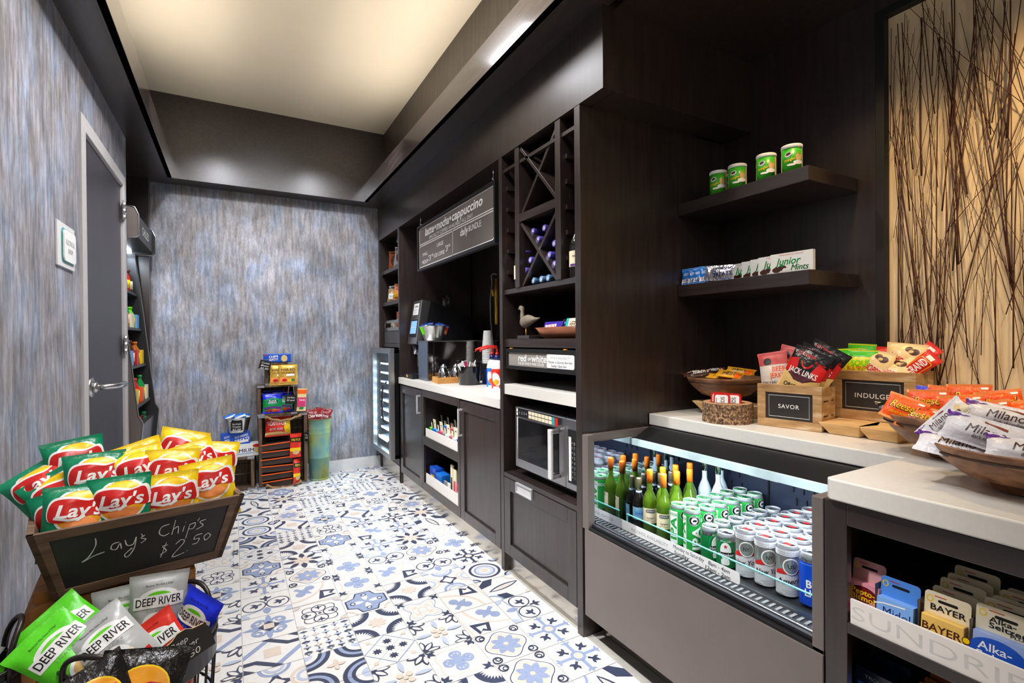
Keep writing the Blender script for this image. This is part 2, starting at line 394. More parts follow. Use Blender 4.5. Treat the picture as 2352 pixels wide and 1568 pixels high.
# ---------------------------------------------------------------- soft packets
def bagmesh(W, H, T, m, art=(), seal=.012, seed=0, back=None, bend=0., n=18, step=None, wr=1., twist=0., mb=None, TT=None, sealm=None, pinch=.06):
    """pillow packet standing on its bottom edge, printed face towards -y"""
    mb = mb or MB()
    def body(u, v):
        U = min(1, abs(2*u/W)); hv = H/2-seal; vv = v/hv
        a = max(0, 1-U**2.4)**.6; b = max(0, 1-abs(vv)**2.6)**.62 if abs(vv) < 1 else 0
        return a*b, b
    def f(u, v, o, sgn=1):
        k, b = body(u, v)
        q = noise.noise(Vec((u*26+seed*7.1, v*17, seed*3.3)))*.5+noise.noise(Vec((u*60+seed, v*48, seed+9.)))*.22
        z = T/2*k*(1+.22*q*wr)+.0045*wr*q*min(1, k*3)
        if abs(v) > H/2-seal: z = .0008+.0006*math.sin(v*3000)
        x = u*(1-pinch*b*(1+.6*q))
        off = bend*(v/H)**2*H+twist*u*v/H + .004*wr*noise.noise(Vec((u*14+seed, v*14, 5.)))
        return (x, -(sgn*z+(o if sgn > 0 else -o))-off, v+H/2)
    nu, nv = n, max(8, int(n*H/W))
    for sgn, mm in ((1, m), (-1, back or m)):
        vs = []; fs = []
        for j in range(nv+1):
            for i in range(nu+1):
                u = W*(i/nu-.5); v = H*(j/nv-.5)
                vs.append(f(u, v, 0., sgn))
        for j in range(nv):
            for i in range(nu):
                a = j*(nu+1)+i; q = (a, a+1, a+nu+2, a+nu+1)
                fs.append(q if sgn > 0 else q[::-1])
        mb.add(vs, fs, mm, True, TT)
    if sealm:
        for s0 in (-H/2, H/2-seal): art = [rc(-W/2, s0, W/2, s0+seal, sealm)]+list(art)
    if art: mb.decal(art, f, step or (W/n, H/nv), .00022, TT, base=3, smooth=True)
    return mb
_BAGS = {}
def bag(kind, variant, label, cat, pos, rz=0, tilt=0, roll=0, group=None, name='snack_bag', scale=1.):
    """place one packet; the artwork/mesh of each (kind, variant) is made once"""
    key = (kind, variant % 3)
    if key not in _BAGS: _BAGS[key] = KINDS[kind](variant % 3).mesh(name)
    o = bpy.data.objects.new(name, _BAGS[key]); COL.objects.link(o)
    o.matrix_basis = TL(*pos) @ rot(0, 0, rz) @ rot(tilt, 0, 0) @ rot(0, roll, 0) @ Mx.Scale(scale, 4)
    return tag(o, label, cat, group)
KINDS = {}
# ================================================================ room shell
XL, XF, YB, ZC, ZS = -.573, 1.236, 4.86, 3.14, 2.49
XN = 2.12           # back wall of the snack nook
# ---- floor: patchwork cement tiles, 205 mm
TP = .205; TX0 = .021; TY0 = 1.655
tW = mat('tile off white', (236, 233, 226), .32, var=.03, vscale=40); tN = mat('tile navy', (66, 72, 94), .34, var=.16, vscale=70)
tB = mat('tile blue grey', (152, 166, 196), .34, var=.08, vscale=70); tS = mat('tile sand', (224, 208, 192), .34, var=.05, vscale=70)
tL = mat('tile pale blue', (190, 200, 218), .34, var=.05, vscale=70); GROUT = mat('tile grout', (186, 180, 168), .8, var=.1)
def circ(x, y, r, m, n=20): return el(x, y, r, r, m, n)
def ring(x, y, r, w, m, a0=0, a1=360, n=24):
    p = [(x+r*math.cos(R(a0+(a1-a0)*k/n)), y+r*math.sin(R(a0+(a1-a0)*k/n))) for k in range(n+(a1-a0 < 360))]
    return st(p, w, m, a1-a0 >= 360)
def petal(x, y, L, w, ang, m, off=0.):
    c, s = math.cos(R(ang)), math.sin(R(ang)); p = []
    for k in range(9): t = k/8; p.append((off+L*t, w*math.sin(PI*t)**.8))
    p += [(a, -b) for a, b in p[-2:0:-1]]
    return poly([(x+a*c-b*s, y+a*s+b*c) for a, b in p], m)
def fleur(x, y, s, ang, m):
    c, sn = math.cos(R(ang)), math.sin(R(ang))
    base = [(0, -.12), (.35, -.1), (.5, -.42), (.78, -.5), (.66, -.2), (1.1, 0), (.66, .2), (.78, .5), (.5, .42), (.35, .1), (0, .12)]
    return poly([(x+s*(a*c-b*sn), y+s*(a*sn+b*c)) for a, b in base], m)
def spiral(x, y, r, a0, turn, w, m, n=22):
    p = []
    for k in range(n+1):
        t = k/n; rr = r*(1-.8*t); a = R(a0+turn*t); p.append((x+rr*math.cos(a), y+rr*math.sin(a)))
    return st(p, [w*(1-.35*k/n) for k in range(n+1)], m)
def star(x, y, r, m, n=8, q=.55, a0=0.):
    return poly([(x+(r if k % 2 == 0 else r*q)*math.cos(PI*k/n+a0), y+(r if k % 2 == 0 else r*q)*math.sin(PI*k/n+a0)) for k in range(2*n)], m)
def quat(r, d, m, n=40, a0=0.):
    p = []
    for k in range(n*2):
        a = 2*PI*k/(2*n); p.append(((r+d*math.cos(4*a+a0))*math.cos(a), (r+d*math.cos(4*a+a0))*math.sin(a)))
    return poly(p, m)
def corners(fn): return [q for cx, cy, a in ((-1, -1, 0), (1, -1, 90), (1, 1, 180), (-1, 1, 270)) for q in fn(cx, cy, a)]
def wedge(cx, cy, r, a, m): return poly([(cx, cy)]+[(cx+r*math.cos(R(a+90*k/12)), cy+r*math.sin(R(a+90*k/12))) for k in range(13)], m)
def teeth(cx, cy, r, a, m):
    p = [(cx, cy)]
    for k in range(17): rr = r*(1 if k % 2 else .74); t = R(a+90*k/16); p.append((cx+rr*math.cos(t), cy+rr*math.sin(t)))
    return poly(p, m)
Q4 = (0, 90, 180, 270); D4 = (45, 135, 225, 315)
MOT = {}
MOT['A'] = [quat(.72, .16, tN, a0=PI), quat(.67, .16, tW, a0=PI)] + [ring(.44*math.cos(R(a)), .44*math.sin(R(a)), .29, .05, tN) for a in Q4] + [fleur(.36*math.cos(R(a)), .36*math.sin(R(a)), .3, a, tN) for a in Q4]+[circ(0, 0, .07, tN)]+corners(lambda x, y, a: [ring(x, y, .3, .06, tL, a, a+90, 8), fleur(x*.97, y*.97, .3, a+45, tS)])
def _B():
    o = []
    for i in range(-2, 3):
        for j in range(-2, 3):
            x, y = i*.4, j*.4
            c = tN if max(abs(i), abs(j)) == 2 or (i+j) % 2 else tS
            o += [petal(x-.17, y, .34, .06, 0, c if (i+j) % 2 else tL)] + [petal(x, y-.17, .34, .06, 90, tL if (i+j) % 2 else c)]
    return o
MOT['B'] = _B()
MOT['C'] = corners(lambda x, y, a: [wedge(x, y, .94, a, tN), wedge(x, y, .78, a, tB), wedge(x, y, .64, a, tN), wedge(x, y, .5, a, tW), wedge(x, y, .3, a, tL)])+[petal(0, 0, .34, .09, a, tS) for a in Q4]+[circ(0, 0, .06, tS)]
MOT['D'] = [poly([(-1, .2), (-.2, 1), (.1, 1), (-1, -.1)], tB), poly([(1, -.2), (.2, -1), (-.1, -1), (1, .1)], tB), poly([(-1, -.3), (-.55, -.3), (.35, -1), (0, -1), (-.62, -.52), (-1, -.52)], tN), poly([(1, .3), (.55, .3), (-.35, 1), (0, 1), (.62, .52), (1, .52)], tN), rc(-.3, -.3, .3, .3, tS), poly([(-1, -1), (-.62, -1), (-1, -.7)], tN), poly([(1, 1), (.62, 1), (1, .7)], tN)]
MOT['E'] = [petal(0, 0, .9, .12, a, tB, .12) for a in Q4]+[spiral(.55*math.cos(R(a)), .55*math.sin(R(a)), .3, a+d, -t, .13, tB) for a in D4 for d, t in ((150, 330), (210, -330))]+[poly([(0, -.42), (.42, 0), (0, .42), (-.42, 0)], tN), rc(-.2, -.2, .2, .2, tS)]
def _F(c, c2): return [st([(-.9*math.cos(R(a)), -.9*math.sin(R(a))), (.9*math.cos(R(a)), .9*math.sin(R(a)))], .15, c) for a in (0, 90)]+[fleur(.62*math.cos(R(a)), .62*math.sin(R(a)), .4, a, c) for a in Q4]+[circ(0, 0, .3, c), circ(0, 0, .18, tS)]+[fleur(.36*math.cos(R(a)), .36*math.sin(R(a)), .46, a, c2) for a in D4]
MOT['F'] = _F(tB, tN); MOT['P'] = _F(tN, tN)
MOT['G'] = [quat(.8, .08, tN), quat(.76, .08, tW), quat(.68, .07, tS)]+[petal(0, 0, .56, .15, a, tB, .08) for a in range(0, 360, 45)]+[circ(0, 0, .1, tS)]+corners(lambda x, y, a: [spiral(x*.74, y*.74, .22, a+200, 400, .06, tN), spiral(x*.74, y*.74, .22, a-110, -400, .06, tN)])
MOT['H'] = [petal(0, 0, .8, .15, a, tN, .22) for a in range(0, 360, 45)]+[petal(0, 0, .5, .12, a+22.5, tS, .1) for a in range(0, 360, 45)]+[circ(0, 0, .12, tS)]+corners(lambda x, y, a: [ring(x, y, .42, .07, tB, a, a+90, 8), wedge(x, y, .2, a, tL)])
MOT['I'] = corners(lambda x, y, a: [wedge(x, y, .86, a, tN), teeth(x, y, .66, a, tW)])+[petal(0, 0, .4, .1, a, tS) for a in range(0, 360, 45)]
def _J():
    o = [st([(-1, k), (-k, 1)] if k < 0 else [(-k+0., -1), (1, k)], .07, tB) for k in ()]
    for k in (-1, 0, 1):
        o += [st([(max(-1, -1+k), max(-1, -1-k)), (min(1, 1+k), min(1, 1-k))], .07, tB), st([(max(-1, -1+k), min(1, 1+k)), (min(1, 1+k), max(-1, -1+k))], .07, tB)]
    for i, j in ((0, .5), (.5, 0), (0, -.5), (-.5, 0)): o.append(star(i, j, .2, tN))
    for i, j in ((.5, .5), (-.5, -.5), (.5, -.5), (-.5, .5)): o.append(circ(i*1.4, j*1.4, .1, tS, 10))
    o.append(star(0, 0, .2, tN)); return o
MOT['J'] = _J()
MOT['K'] = corners(lambda x, y, a: [petal(x, y, .62, .15, a+b, tN, .1) for b in (8, 45, 82)]+[petal(x, y, .5, .08, a+b, tW, .16) for b in (8, 45, 82)]+[wedge(x, y, .22, a, tN)])+[circ(.24*math.cos(R(a)), .24*math.sin(R(a)), .13, tS, 12) for a in D4]+[circ(0, 0, .1, tS, 12)]+[petal(0, 0, .7, .1, a, tL, .3) for a in Q4]
MOT['L'] = [quat(.76, .2, tB, a0=PI), quat(.7, .2, tW, a0=PI), quat(.6, .17, tS, a0=PI), quat(.54, .16, tW, a0=PI), ring(0, 0, .2, .07, tS)]+[fleur(.2*math.cos(R(a)), .2*math.sin(R(a)), .34, a, tS) for a in D4]+corners(lambda x, y, a: [fleur(x*.98, y*.98, .46, a+45, tN)])
MOT['M'] = [quat(.86, .1, tS, a0=PI), quat(.78, .1, tW, a0=PI), quat(.34, .1, tB)]+[spiral(.42*math.cos(R(a)), .42*math.sin(R(a)), .26, a+d, t, .12, tB) for a in Q4 for d, t in ((170, 300), (190, -300))]+corners(lambda x, y, a: [fleur(x*.99, y*.99, .44, a+45, tN)])
MOT['N'] = [poly([(-.9, -.35), (-.5, -.5), (-.35, -.9), (.35, -.9), (.5, -.5), (.9, -.35), (.9, .35), (.5, .5), (.35, .9), (-.35, .9), (-.5, .5), (-.9, .35)], tN), poly([(-.83, -.3), (-.46, -.46), (-.3, -.83), (.3, -.83), (.46, -.46), (.83, -.3), (.83, .3), (.46, .46), (.3, .83), (-.3, .83), (-.46, .46), (-.83, .3)], tB)]+[petal(0, 0, .6, .13, a, tW, .1) for a in Q4]+[ring(.6*math.cos(R(a)), .6*math.sin(R(a)), .1, .05, tN) for a in Q4]+corners(lambda x, y, a: [ring(x, y, .4, .1, tS, a, a+90, 8)])
MOT['O'] = [poly([(0, -.62), (.2, -.2), (.62, 0), (.2, .2), (0, .62), (-.2, .2), (-.62, 0), (-.2, -.2)], tN), poly([(0, -.3), (.3, 0), (0, .3), (-.3, 0)], tW)]+[ring(x, y, .5, .13, c, a, a+180, 14) for x, y, a, c in ((0, -1, 0, tS), (0, 1, 180, tS), (-1, 0, -90, tB), (1, 0, 90, tB))]+[ring(x, y, .3, .12, tL, a, a+180, 12) for x, y, a in ((0, -1, 0), (0, 1, 180), (-1, 0, -90), (1, 0, 90))]
MOT['Q'] = [ring(0, 0, .76, .14, tN), ring(0, 0, .5, .12, tB), ring(0, 0, .34, .08, tL), circ(0, 0, .2, tS)]+corners(lambda x, y, a: [wedge(x, y, .34, a, tN), wedge(x, y, .24, a, tL)])
MOT['R'] = [petal(-.95, -.25, 1.8, .22, 12, tN), petal(-.8, -.21, 1.5, .13, 12, tW), petal(-.6, -.16, 1.1, .07, 12, tS), poly([(.1, -1), (.4, -.45), (1, -.3), (1, -.6), (.6, -1)], tN), poly([(-.1, 1), (.1, .55), (.6, .5), (.5, 1)], tN), ring(1, 1, .5, .1, tB, 180, 270, 8), ring(-1, -1, .5, .1, tS, 0, 90, 8), wedge(-1, 1, .3, 270, tS)]
MOT['S'] = [ring(-1, 1, 1.55, .13, tS, 270, 360, 18), ring(-1, 1, 1.32, .1, tW, 270, 360, 18), poly([(.15, -.75), (.95, -.6), (.75, -.4), (.95, -.1), (.3, .1)], tN), poly([(.4, -.55), (.8, -.48), (.62, -.32), (.75, -.2), (.42, -.1)], tW), fleur(-.75, .7, .9, -45, tB), circ(-.55, .1, .22, tB), circ(-.1, .6, .22, tB), ln(-1, -1, 1, -.86, .08, tS)]
MOT['T'] = [ring(x, 0, .46, .06, tN, n=24) for x in (-.48, .48)]+[fleur(x-.3, -.1, .5, 20, tN) for x in (-.48, .48)]+[fleur(0, -.3, .5, -90, tN), st([(-1, .62), (-.5, .56), (0, .4), (.5, .56), (1, .62)], .06, tB), petal(0, .3, .6, .16, 90, tB), wedge(-1, 1, .34, 270, tL), wedge(1, 1, .34, 180, tL)]
GRID = {(0, 7): 'G', (0, 8): 'F', (0, 3): 'Q', (0, 4): 'C', (0, 5): 'K', (0, 6): 'I', (1, 2): 'E', (1, 3): 'G', (1, 4): 'C', (1, 5): 'K', (1, 6): 'M', (1, 7): 'G', (1, 8): 'F', (2, 3): 'O', (2, 4): 'C', (2, 5): 'J', (2, 6): 'K', (2, 7): 'S', (2, 8): 'T',
        (3, 2): 'K', (3, 3): 'D', (3, 4): 'B', (3, 5): 'I', (3, 6): 'L', (3, 7): 'S', (3, 8): 'R', (4, 2): 'D', (4, 3): 'E', (4, 4): 'A', (4, 5): 'N', (4, 6): 'I', (4, 7): 'O', (4, 8): 'Q', (5, 2): 'K', (5, 3): 'T', (5, 4): 'S', (5, 5): 'M', (5, 6): 'S', (5, 7): 'T', (5, 8): 'P', (6, 2): 'E', (6, 3): 'F', (6, 4): 'G', (6, 5): 'M', (6, 6): 'T', (6, 7): 'G', (6, 8): 'M',
        (7, 3): 'N', (7, 4): 'H', (7, 5): 'L', (7, 6): 'F', (7, 7): 'H', (7, 8): 'L', (8, 3): 'J', (8, 4): 'I', (8, 5): 'N', (8, 6): 'S', (8, 7): 'F', (8, 8): 'R', (9, 3): 'C', (9, 4): 'B', (9, 5): 'A', (9, 6): 'F', (9, 7): 'P', (9, 8): 'H', (10, 3): 'Q', (10, 4): 'D', (10, 5): 'E'}
fl = MB()
fl.box(-1.5, -1.6, -.08, 2.6, 5.2, -.0022, GROUT)
keys = sorted(MOT); TPK = {}
for k in keys:
    vs, fs, ms = [], [], []
    for n, (pv, pf, m) in enumerate(MOT[k]):
        o = len(vs); z = .00012*(n+1)
        for x, y in pv: vs.append((max(-.985, min(.985, x)), max(-.985, min(.985, y)), z))
        for f in pf: fs.append([o+q for q in f]); ms.append(m)
    TPK[k] = (np.array(vs), fs, ms)
for i in range(-3, 6):
    for j in range(-13, 16):
        k = GRID.get((j+1, i+3)) or keys[(i*7+j*11+((i*i*3+j*j*5) % 13)) % len(keys)]
        cx = TX0+TP*(i+.5); cy = TY0+TP*(j+.5); h = TP/2-.0012
        if cy > YB+.1: continue
        base = len(fl.v); q = rnd.choice((0, 1, 2, 3)); c, s = ((1, 0), (0, 1), (-1, 0), (0, -1))[q]
        fl.add([(cx-h, cy-h, 0), (cx+h, cy-h, 0), (cx+h, cy+h, 0), (cx-h, cy+h, 0)], [(0, 1, 2, 3)], tW)
        vs, fs, ms = TPK[k]; o = len(fl.v); hh = TP/2
        X = cx+hh*(vs[:, 0]*c-vs[:, 1]*s); Y = cy+hh*(vs[:, 0]*s+vs[:, 1]*c)
        fl.v += list(zip(X.tolist(), Y.tolist(), vs[:, 2].tolist()))
        for f, m in zip(fs, ms): fl.f.append([o+b for b in f]); fl.m.append(fl.mi(m)); fl.sm.append(False)
struct('floor', fl)
# ---- walls
DY0, DY1, DZ = 2.85, 3.745, 2.165
w = MB(); w.box(XL-.12, -1.6, 0, XL, DY0, ZC, PAPER); w.box(XL-.12, DY1, 0, XL, 3.9, ZC, PAPER); w.box(XL-.12, DY0, DZ, XL, DY1, ZC, PAPER)
struct('wall_left', w)
w = MB(); w.box(-.562, YB, 0, 1.42, YB+.12, ZC, PAPER); struct('wall_back', w)
w = MB(); w.box(-1.5, 3.78, 0, -1.4, YB+.12, ZC, WOOD); w.box(-1.5, YB, 0, -.562, YB+.12, ZC, WOOD); w.box(-1.4, 3.78, 0, XL-.12, 3.9, ZC, WOOD); w.box(-1.4, YB-.10, 0, -.562, YB, ZC, WOOD)
struct('wall_alcove', w)
w = MB(); w.box(1.92, 1.66, 0, 2.04, YB+.12, ZC, WOOD); w.box(XN, -1.6, 0, XN+.12, 1.66, ZC, WOOD); w.box(2.04, 1.66, 0, XN+.12, 1.78, ZC, WOOD)
struct('wall_right', w)
w = MB(); w.box(-1.5, -1.6, ZC, XN+.12, YB+.12, ZC+.1, CEIL); struct('ceiling', w)
# ---- ceiling surround: soffits with a raised lip, and the deep back beam
w = MB(); w.box(XL-.02, -1.6, ZS, -.402, 4.67, ZS+.05, WOODH); w.box(-.43, -1.6, ZS, -.40, 4.67, 2.642, WOODG); struct('trim_1', w)
w = MB(); w.box(1.067, -1.6, ZS, XF+.03, 4.67, ZS+.05, WOODH); w.box(1.065, -1.6, ZS, 1.095, 4.67, 2.642, WOODG); struct('trim_2', w)
w = MB(); w.box(-1.4, 4.67, ZS, 1.95, YB, ZC, WOODH); w.box(-1.4, 3.9, ZS, XL-.02, 4.67, ZS+.05, WOOD); struct('trim_3', w)
w = MB(); w.box(1.25, -1.6, ZS+.05, 1.30, 4.67, ZC, WOODO); struct('trim_4', w)
w = MB(); w.box(XF, 1.488, 2.172, XF+.06, YB, ZS+.02, WOOD); w.box(XF+.06, 1.488, 2.169, XN, 1.64, ZS+.02, WOOD); w.box(XF+.06, 1.64, 2.2, 1.92, YB, 2.24, WOOD); struct('trim_5', w)
w = MB(); w.box(1.30, -1.6, ZS, XN, 1.488, ZS+.05, WOOD); struct('trim_6', w)
w = MB(); w.box(-.562, YB-.014, 0, 1.24, YB, .105, WHITEP); struct('baseboard_back', w)
w = MB(); w.box(XL, -1.6, 0, XL+.014, DY0-.06, .105, WHITEP); w.box(XL, DY1+.06, 0, XL+.014, 3.9, .105, WHITEP); struct('baseboard_left', w)
# ---- door
d = MB(); d.box(XL-.05, DY0+.014, .008, XL-.003, DY1-.014, DZ-.014, DOORP); door = struct('door_1', d, .002)
d = MB()
d.box(XL-.11, DY0-.058, 0, XL+.012, DY0+.012, DZ+.052, FRAMEP); d.box(XL-.11, DY1-.012, 0, XL+.012, DY1+.058, DZ+.052, FRAMEP); d.box(XL-.11, DY0+.012, DZ-.012, XL+.012, DY1-.012, DZ+.052, FRAMEP)
d.box(XL-.12, DY0+.012, 0, XL-.06, DY1-.012, DZ, MATTE)
struct('trim_7', d, .003)
hy = DY0+.075
d = MB(); d.cyl(.044, 0, .016, STEEL, 28); d.lathe([(.026, .016), (.024, .03), (.014, .036)], STEEL, 20); d.build('handle_rose', door, T=TL(XL-.003, hy, 1.014) @ rot(0, 90, 0))
d = MB(); d.tube([(0, 0, 0), (.03, .006, 0), (.062, .03, .001), (.075, .075, .001), (.078, .13, .001)], [.013, .013, .0125, .0125, .015], STEEL, 16); d.build('door_handle', door, T=TL(XL+.03, hy, 1.014))
for z in (2.0, 1.2, .3):
    d = MB()
    for k in range(3): d.cyl(.0085, -.055+.038*k, -.02+.038*k, STEEL, 12)
    d.box(-.006, -.03, -.056, -.002, 0, .058, STEEL); d.build('hinge', door, T=TL(XL+.016, DY1-.012, z))
# ---- room sign by the door
s = thing('room_sign', 'small white sign with teal border on the streaky wall beside the dark door', 'sign', (XL, 2.56, 1.595))
m = MB(); m.box(0, -.115, -.085, .008, .115, .085, WHITEP); m.build('backing_panel', s, bevel=.002)
m = MB(); m.decal([rc(-.085, -.066, .085, .066, TEALP, .02)], fyz2(.009, 0.015, 0)); m.build('teal_border', s)
m = MB(); m.prism(rc(-.08, -.06, .08, .06, WHITE, .02)[0], .0, .005, WHITE, T=TL(.0105, .02, 0) @ Mx(((0, 0, 1, 0), (1, 0, 0, 0), (0, 1, 0, 0), (0, 0, 0, 1))))
m.decal([tx('ELECTRICAL', 0, .014, .02, GREYI, .12), tx('ROOM', 0, -.018, .02, GREYI, .06)], fyz2(.0157, .02, 0)); m.build('face_plate', s)
# ================================================================ cabinets along the right side
def shaker(name, parent, y0, y1, z0, z1, x=XF, rail=.062):
    """a framed door/drawer front facing -x"""
    m = MB(); t = .02
    m.box(x, y0, z0, x+t, y0+rail, z1, WOOD); m.box(x, y1-rail, z0, x+t, y1, z1, WOOD)
    m.box(x, y0+rail, z0, x+t, y1-rail, z0+rail, WOOD); m.box(x, y0+rail, z1-rail, x+t, y1-rail, z1, WOOD)
    m.box(x+.011, y0+rail-.004, z0+rail-.004, x+t-.002, y1-rail+.004, z1-rail+.004, WOOD)
    return m.build(name, parent, bevel=.0015)
def bar_handle(parent, y, z0, z1, x=XF):
    m = MB(); m.box(x-.03, y-.006, z0, x-.02, y+.006, z1, SATIN); m.box(x-.022, y-.005, z0, x, y+.005, z0+.012, SATIN); m.box(x-.022, y-.005, z1-.012, x, y+.005, z1, SATIN)
    return m.build('handle', parent, bevel=.001)
# ---- base cabinet under the coffee counter
bc = thing('base_cabinet', 'dark wood base cabinet with two doors and open middle shelves under the coffee counter', 'cabinet', (0, 0, 0))
m = MB()
m.box(XF+.02, 3.60, .10, 1.86, 4.165, .845, WOOD); m.box(XF+.02, 2.35, .10, 1.86, 2.90, .845, WOOD)
m.box(XF+.02, 2.90, .10, 1.86, 3.60, .13, WOOD); m.box(1.80, 2.90, .10, 1.86, 3.60, .845, WOOD); m.box(XF+.05, 2.35, 0, 1.86, 4.165, .1, WOOD)
m.box(XF, 4.165, 0, XF+.02, 4.197, .845, WOOD)
m.build('carcass', bc)
m = MB(); x = XF
m.box(x, 2.897, .098, x+.02, 2.93, .845, WOOD); m.box(x, 3.577, .098, x+.02, 3.607, .845, WOOD)
for z0, z1 in ((.098, .158), (.44, .505), (.795, .845)): m.box(x, 2.93, z0, x+.02, 3.577, z1, WOOD)
m.build('face_frame', bc, bevel=.0015)
m = MB(); m.box(XF+.02, 2.90, .475, 1.80, 3.60, .497, WOOD); m.build('shelf', bc)
d = shaker('door', bc, 3.612, 4.160, .10, .838); bar_handle(d, 3.648, .66, .80)
d = shaker('door', bc, 2.352, 2.890, .10, .838); bar_handle(d, 2.855, .62, .79)
for z0, z1 in ((.497, .565), (.158, .232)):
    m = MB(); m.box(XF+.006, 2.932, z0, XF+.012, 3.545, z1, ACRYL); m.build('shelf_lip', bc)
m = MB(); m.box(XF+.012, 2.345, 0, XF+.02, 4.165, .098, KICK); m.build('toe_kick', bc)
c = MB(); c.box(XF-.004, 2.346, .849, 1.915, 4.20, .902, STONE); tag(c.build('countertop', bevel=.003), 'white stone countertop carrying the coffee machine', 'countertop')
# ---- wine cooler column on the far left
ct = thing('shelf_column', 'narrow dark wood shelf column above the small glass wine cooler', 'shelf', (0, 0, 0))
m = MB(); m.box(XF, 4.168, 0, 1.90, 4.198, 2.17, WOOD); m.box(XF, 4.815, 0, 1.90, 4.858, 2.17, WOOD); m.build('side_panel', ct)
m = MB(); m.box(1.86, 4.20, 0, 1.915, 4.815, 2.17, WOOD); m.build('back_panel', ct)
for z in (1.852, 1.552, 1.165):
    m = MB(); m.box(XF+.025, 4.199, z-.012, 1.86, 4.814, z+.022, WOODH); m.build('shelf', ct, bevel=.001)
m = MB(); m.box(XF+.01, 4.198, 0, XF+.02, 4.814, .13, KICK); m.build('toe_kick', ct)
wf = thing('wine_cooler', 'small wine cooler with silver framed glass door and lit shelves', 'refrigerator', (0, 0, 0))
m = MB(); y0, y1, z0, z1 = 4.215, 4.80, .2, 1.135
m.box(1.20, y0, z0, 1.84, y0+.03, z1, BLACK); m.box(1.20, y1-.03, z0, 1.84, y1, z1, BLACK); m.box(1.20, y0, z1-.03, 1.84, y1, z1, BLACK); m.box(1.20, y0, z0, 1.84, y1, z0+.03, BLACK); m.box(1.8, y0, z0, 1.84, y1, z1, mat('cooler liner', (170, 186, 200), .4))
m.box(1.24, y0, .14, 1.84, y1, z0, BLACK); m.build('body', wf)
m = MB(); x0, x1 = 1.148, 1.19; a, b = 4.165, 4.80
for q in ((a, .205, a+.045, 1.149), (b-.045, .205, b, 1.149), (a+.045, .205, b-.045, .25), (a+.045, 1.104, b-.045, 1.149)): m.box(x0, q[0], q[1], x1, q[2], q[3], STEEL)
dr = m.build('door_frame', wf, bevel=.003)
m = MB(); m.box(1.165, a+.045, .25, 1.172, b-.045, 1.104, GLASS); m.build('glass_pane', dr)
m = MB(); m.tube([(1.148, a+.10, .50), (1.115, a+.10, .53), (1.105, a+.10, .68), (1.115, a+.10, .83), (1.148, a+.10, .86)], .009, DGREY); m.build('handle', dr)
for k in range(9):
    m = MB(); z = .32+.085*k; m.box(1.225, y0+.03, z, 1.42, y1-.03, z+.004, mat('cooler liner', (170, 186, 200), .4)); m.box(1.215, y0+.05, z-.004, 1.222, y1-.08, z+.008, LED); m.build('wire_shelf', wf)
# ---- tall tower: wine rack, display shelf, microwave bay, drawer
PY0, PY1, QY0, QY1 = 2.312, 2.345, 1.636, 1.674
tw = thing('tower_cabinet', 'tall dark wood cabinet with crossed wine rack above microwave bay and drawer', 'cabinet', (0, 0, 0))
m = MB(); m.box(XF, PY0, 0, 1.915, PY1, 2.17, WOOD); m.build('side_panel', tw, bevel=.001)
m = MB(); m.box(XF, QY0, 0, 1.915, QY1, 2.17, WOOD); m.box(1.915, QY0, 0, XN-.002, QY0+.02, 2.165, WOOD); m.build('side_panel', tw, bevel=.001)
m = MB(); m.box(1.84, QY1, .1, 1.915, PY0, 2.17, WOOD); m.build('back_panel', tw)
a, b = QY1, PY0
m = MB(); m.box(XF+.012, a, 1.452, 1.84, b, 1.476, WOODH); m.build('rack_floor', tw, bevel=.001)
m = MB(); m.box(XF+.012, a, 2.09, XF+.035, b, 2.106, WOODH); m.build('rack_top_rail', tw)
for y in (2.14, 1.782):
    m = MB(); m.box(XF+.004, y, 1.476, 1.60, y+.04, 2.17, WOOD); m.build('rack_post', tw, bevel=.001)
m = MB(); m.box(XF+.006, 1.822, 1.797, 1.60, 2.14, 1.836, WOODH); m.build('rack_rail', tw, bevel=.001)
def diag(y0, z0, y1, z1, x0):
    L = math.hypot(y1-y0, z1-z0); m = MB(); m.box(0, 0, -.008, .33, L, .008, WOODH)
    m.build('rack_diagonal', tw, T=TL(x0, y0, z0) @ Mx.Rotation(math.atan2(z1-z0, y1-y0), 4, 'X'), bevel=.001)
for z0, z1 in ((1.842, 2.16), (1.482, 1.792)):
    diag(1.826, z0, 2.136, z1, XF+.012); diag(1.826, z1, 2.136, z0, XF+.02)
for y0, y1 in ((2.182, 2.196), (2.296, 2.311), (1.675, 1.69), (1.766, 1.781)):
    for k in range(5):
        m = MB(); z = 1.56+.11*k; m.box(XF+.03, y0, z, XF+.30, y1, z+.02, WOODH); m.build('bottle_peg', tw)
m = MB(); m.box(XF+.016, a, 1.178, 1.84, b, 1.22, WOODH); m.build('display_shelf', tw, bevel=.001)
m = MB(); m.box(XF+.008, a, .932, 1.84, b, .985, STONE); m.build('stone_shelf', tw, bevel=.002)
m = MB(); m.box(XF+.002, a, .503, 1.84, b, .525, WOODH); m.build('microwave_shelf', tw, bevel=.001)
m = MB(); m.box(XF+.03, a, 0, XF+.038, b, .1, KICK); m.build('toe_kick', tw)
m = MB(); m.box(XF+.022, a+.001, .1, 1.80, b-.001, .5, WOOD); m.build('drawer_box', tw)
dw = shaker('drawer', tw, a+.004, b-.004, .102, .5)
m = MB(); y = 2.10; m.box(XF-.008, y-.07, .452, XF+.001, y+.07, .458, SATIN); m.box(XF-.008, y-.07, .498, XF+.012, y+.07, .503, SATIN); m.box(XF-.008, y-.075, .452, XF+.003, y-.07, .503, SATIN); m.box(XF-.008, y+.07, .452, XF+.003, y+.075, .503, SATIN); m.box(XF-.001, y-.07, .458, XF+.002, y+.07, .498, WHITEP)
m.build('handle', dw)
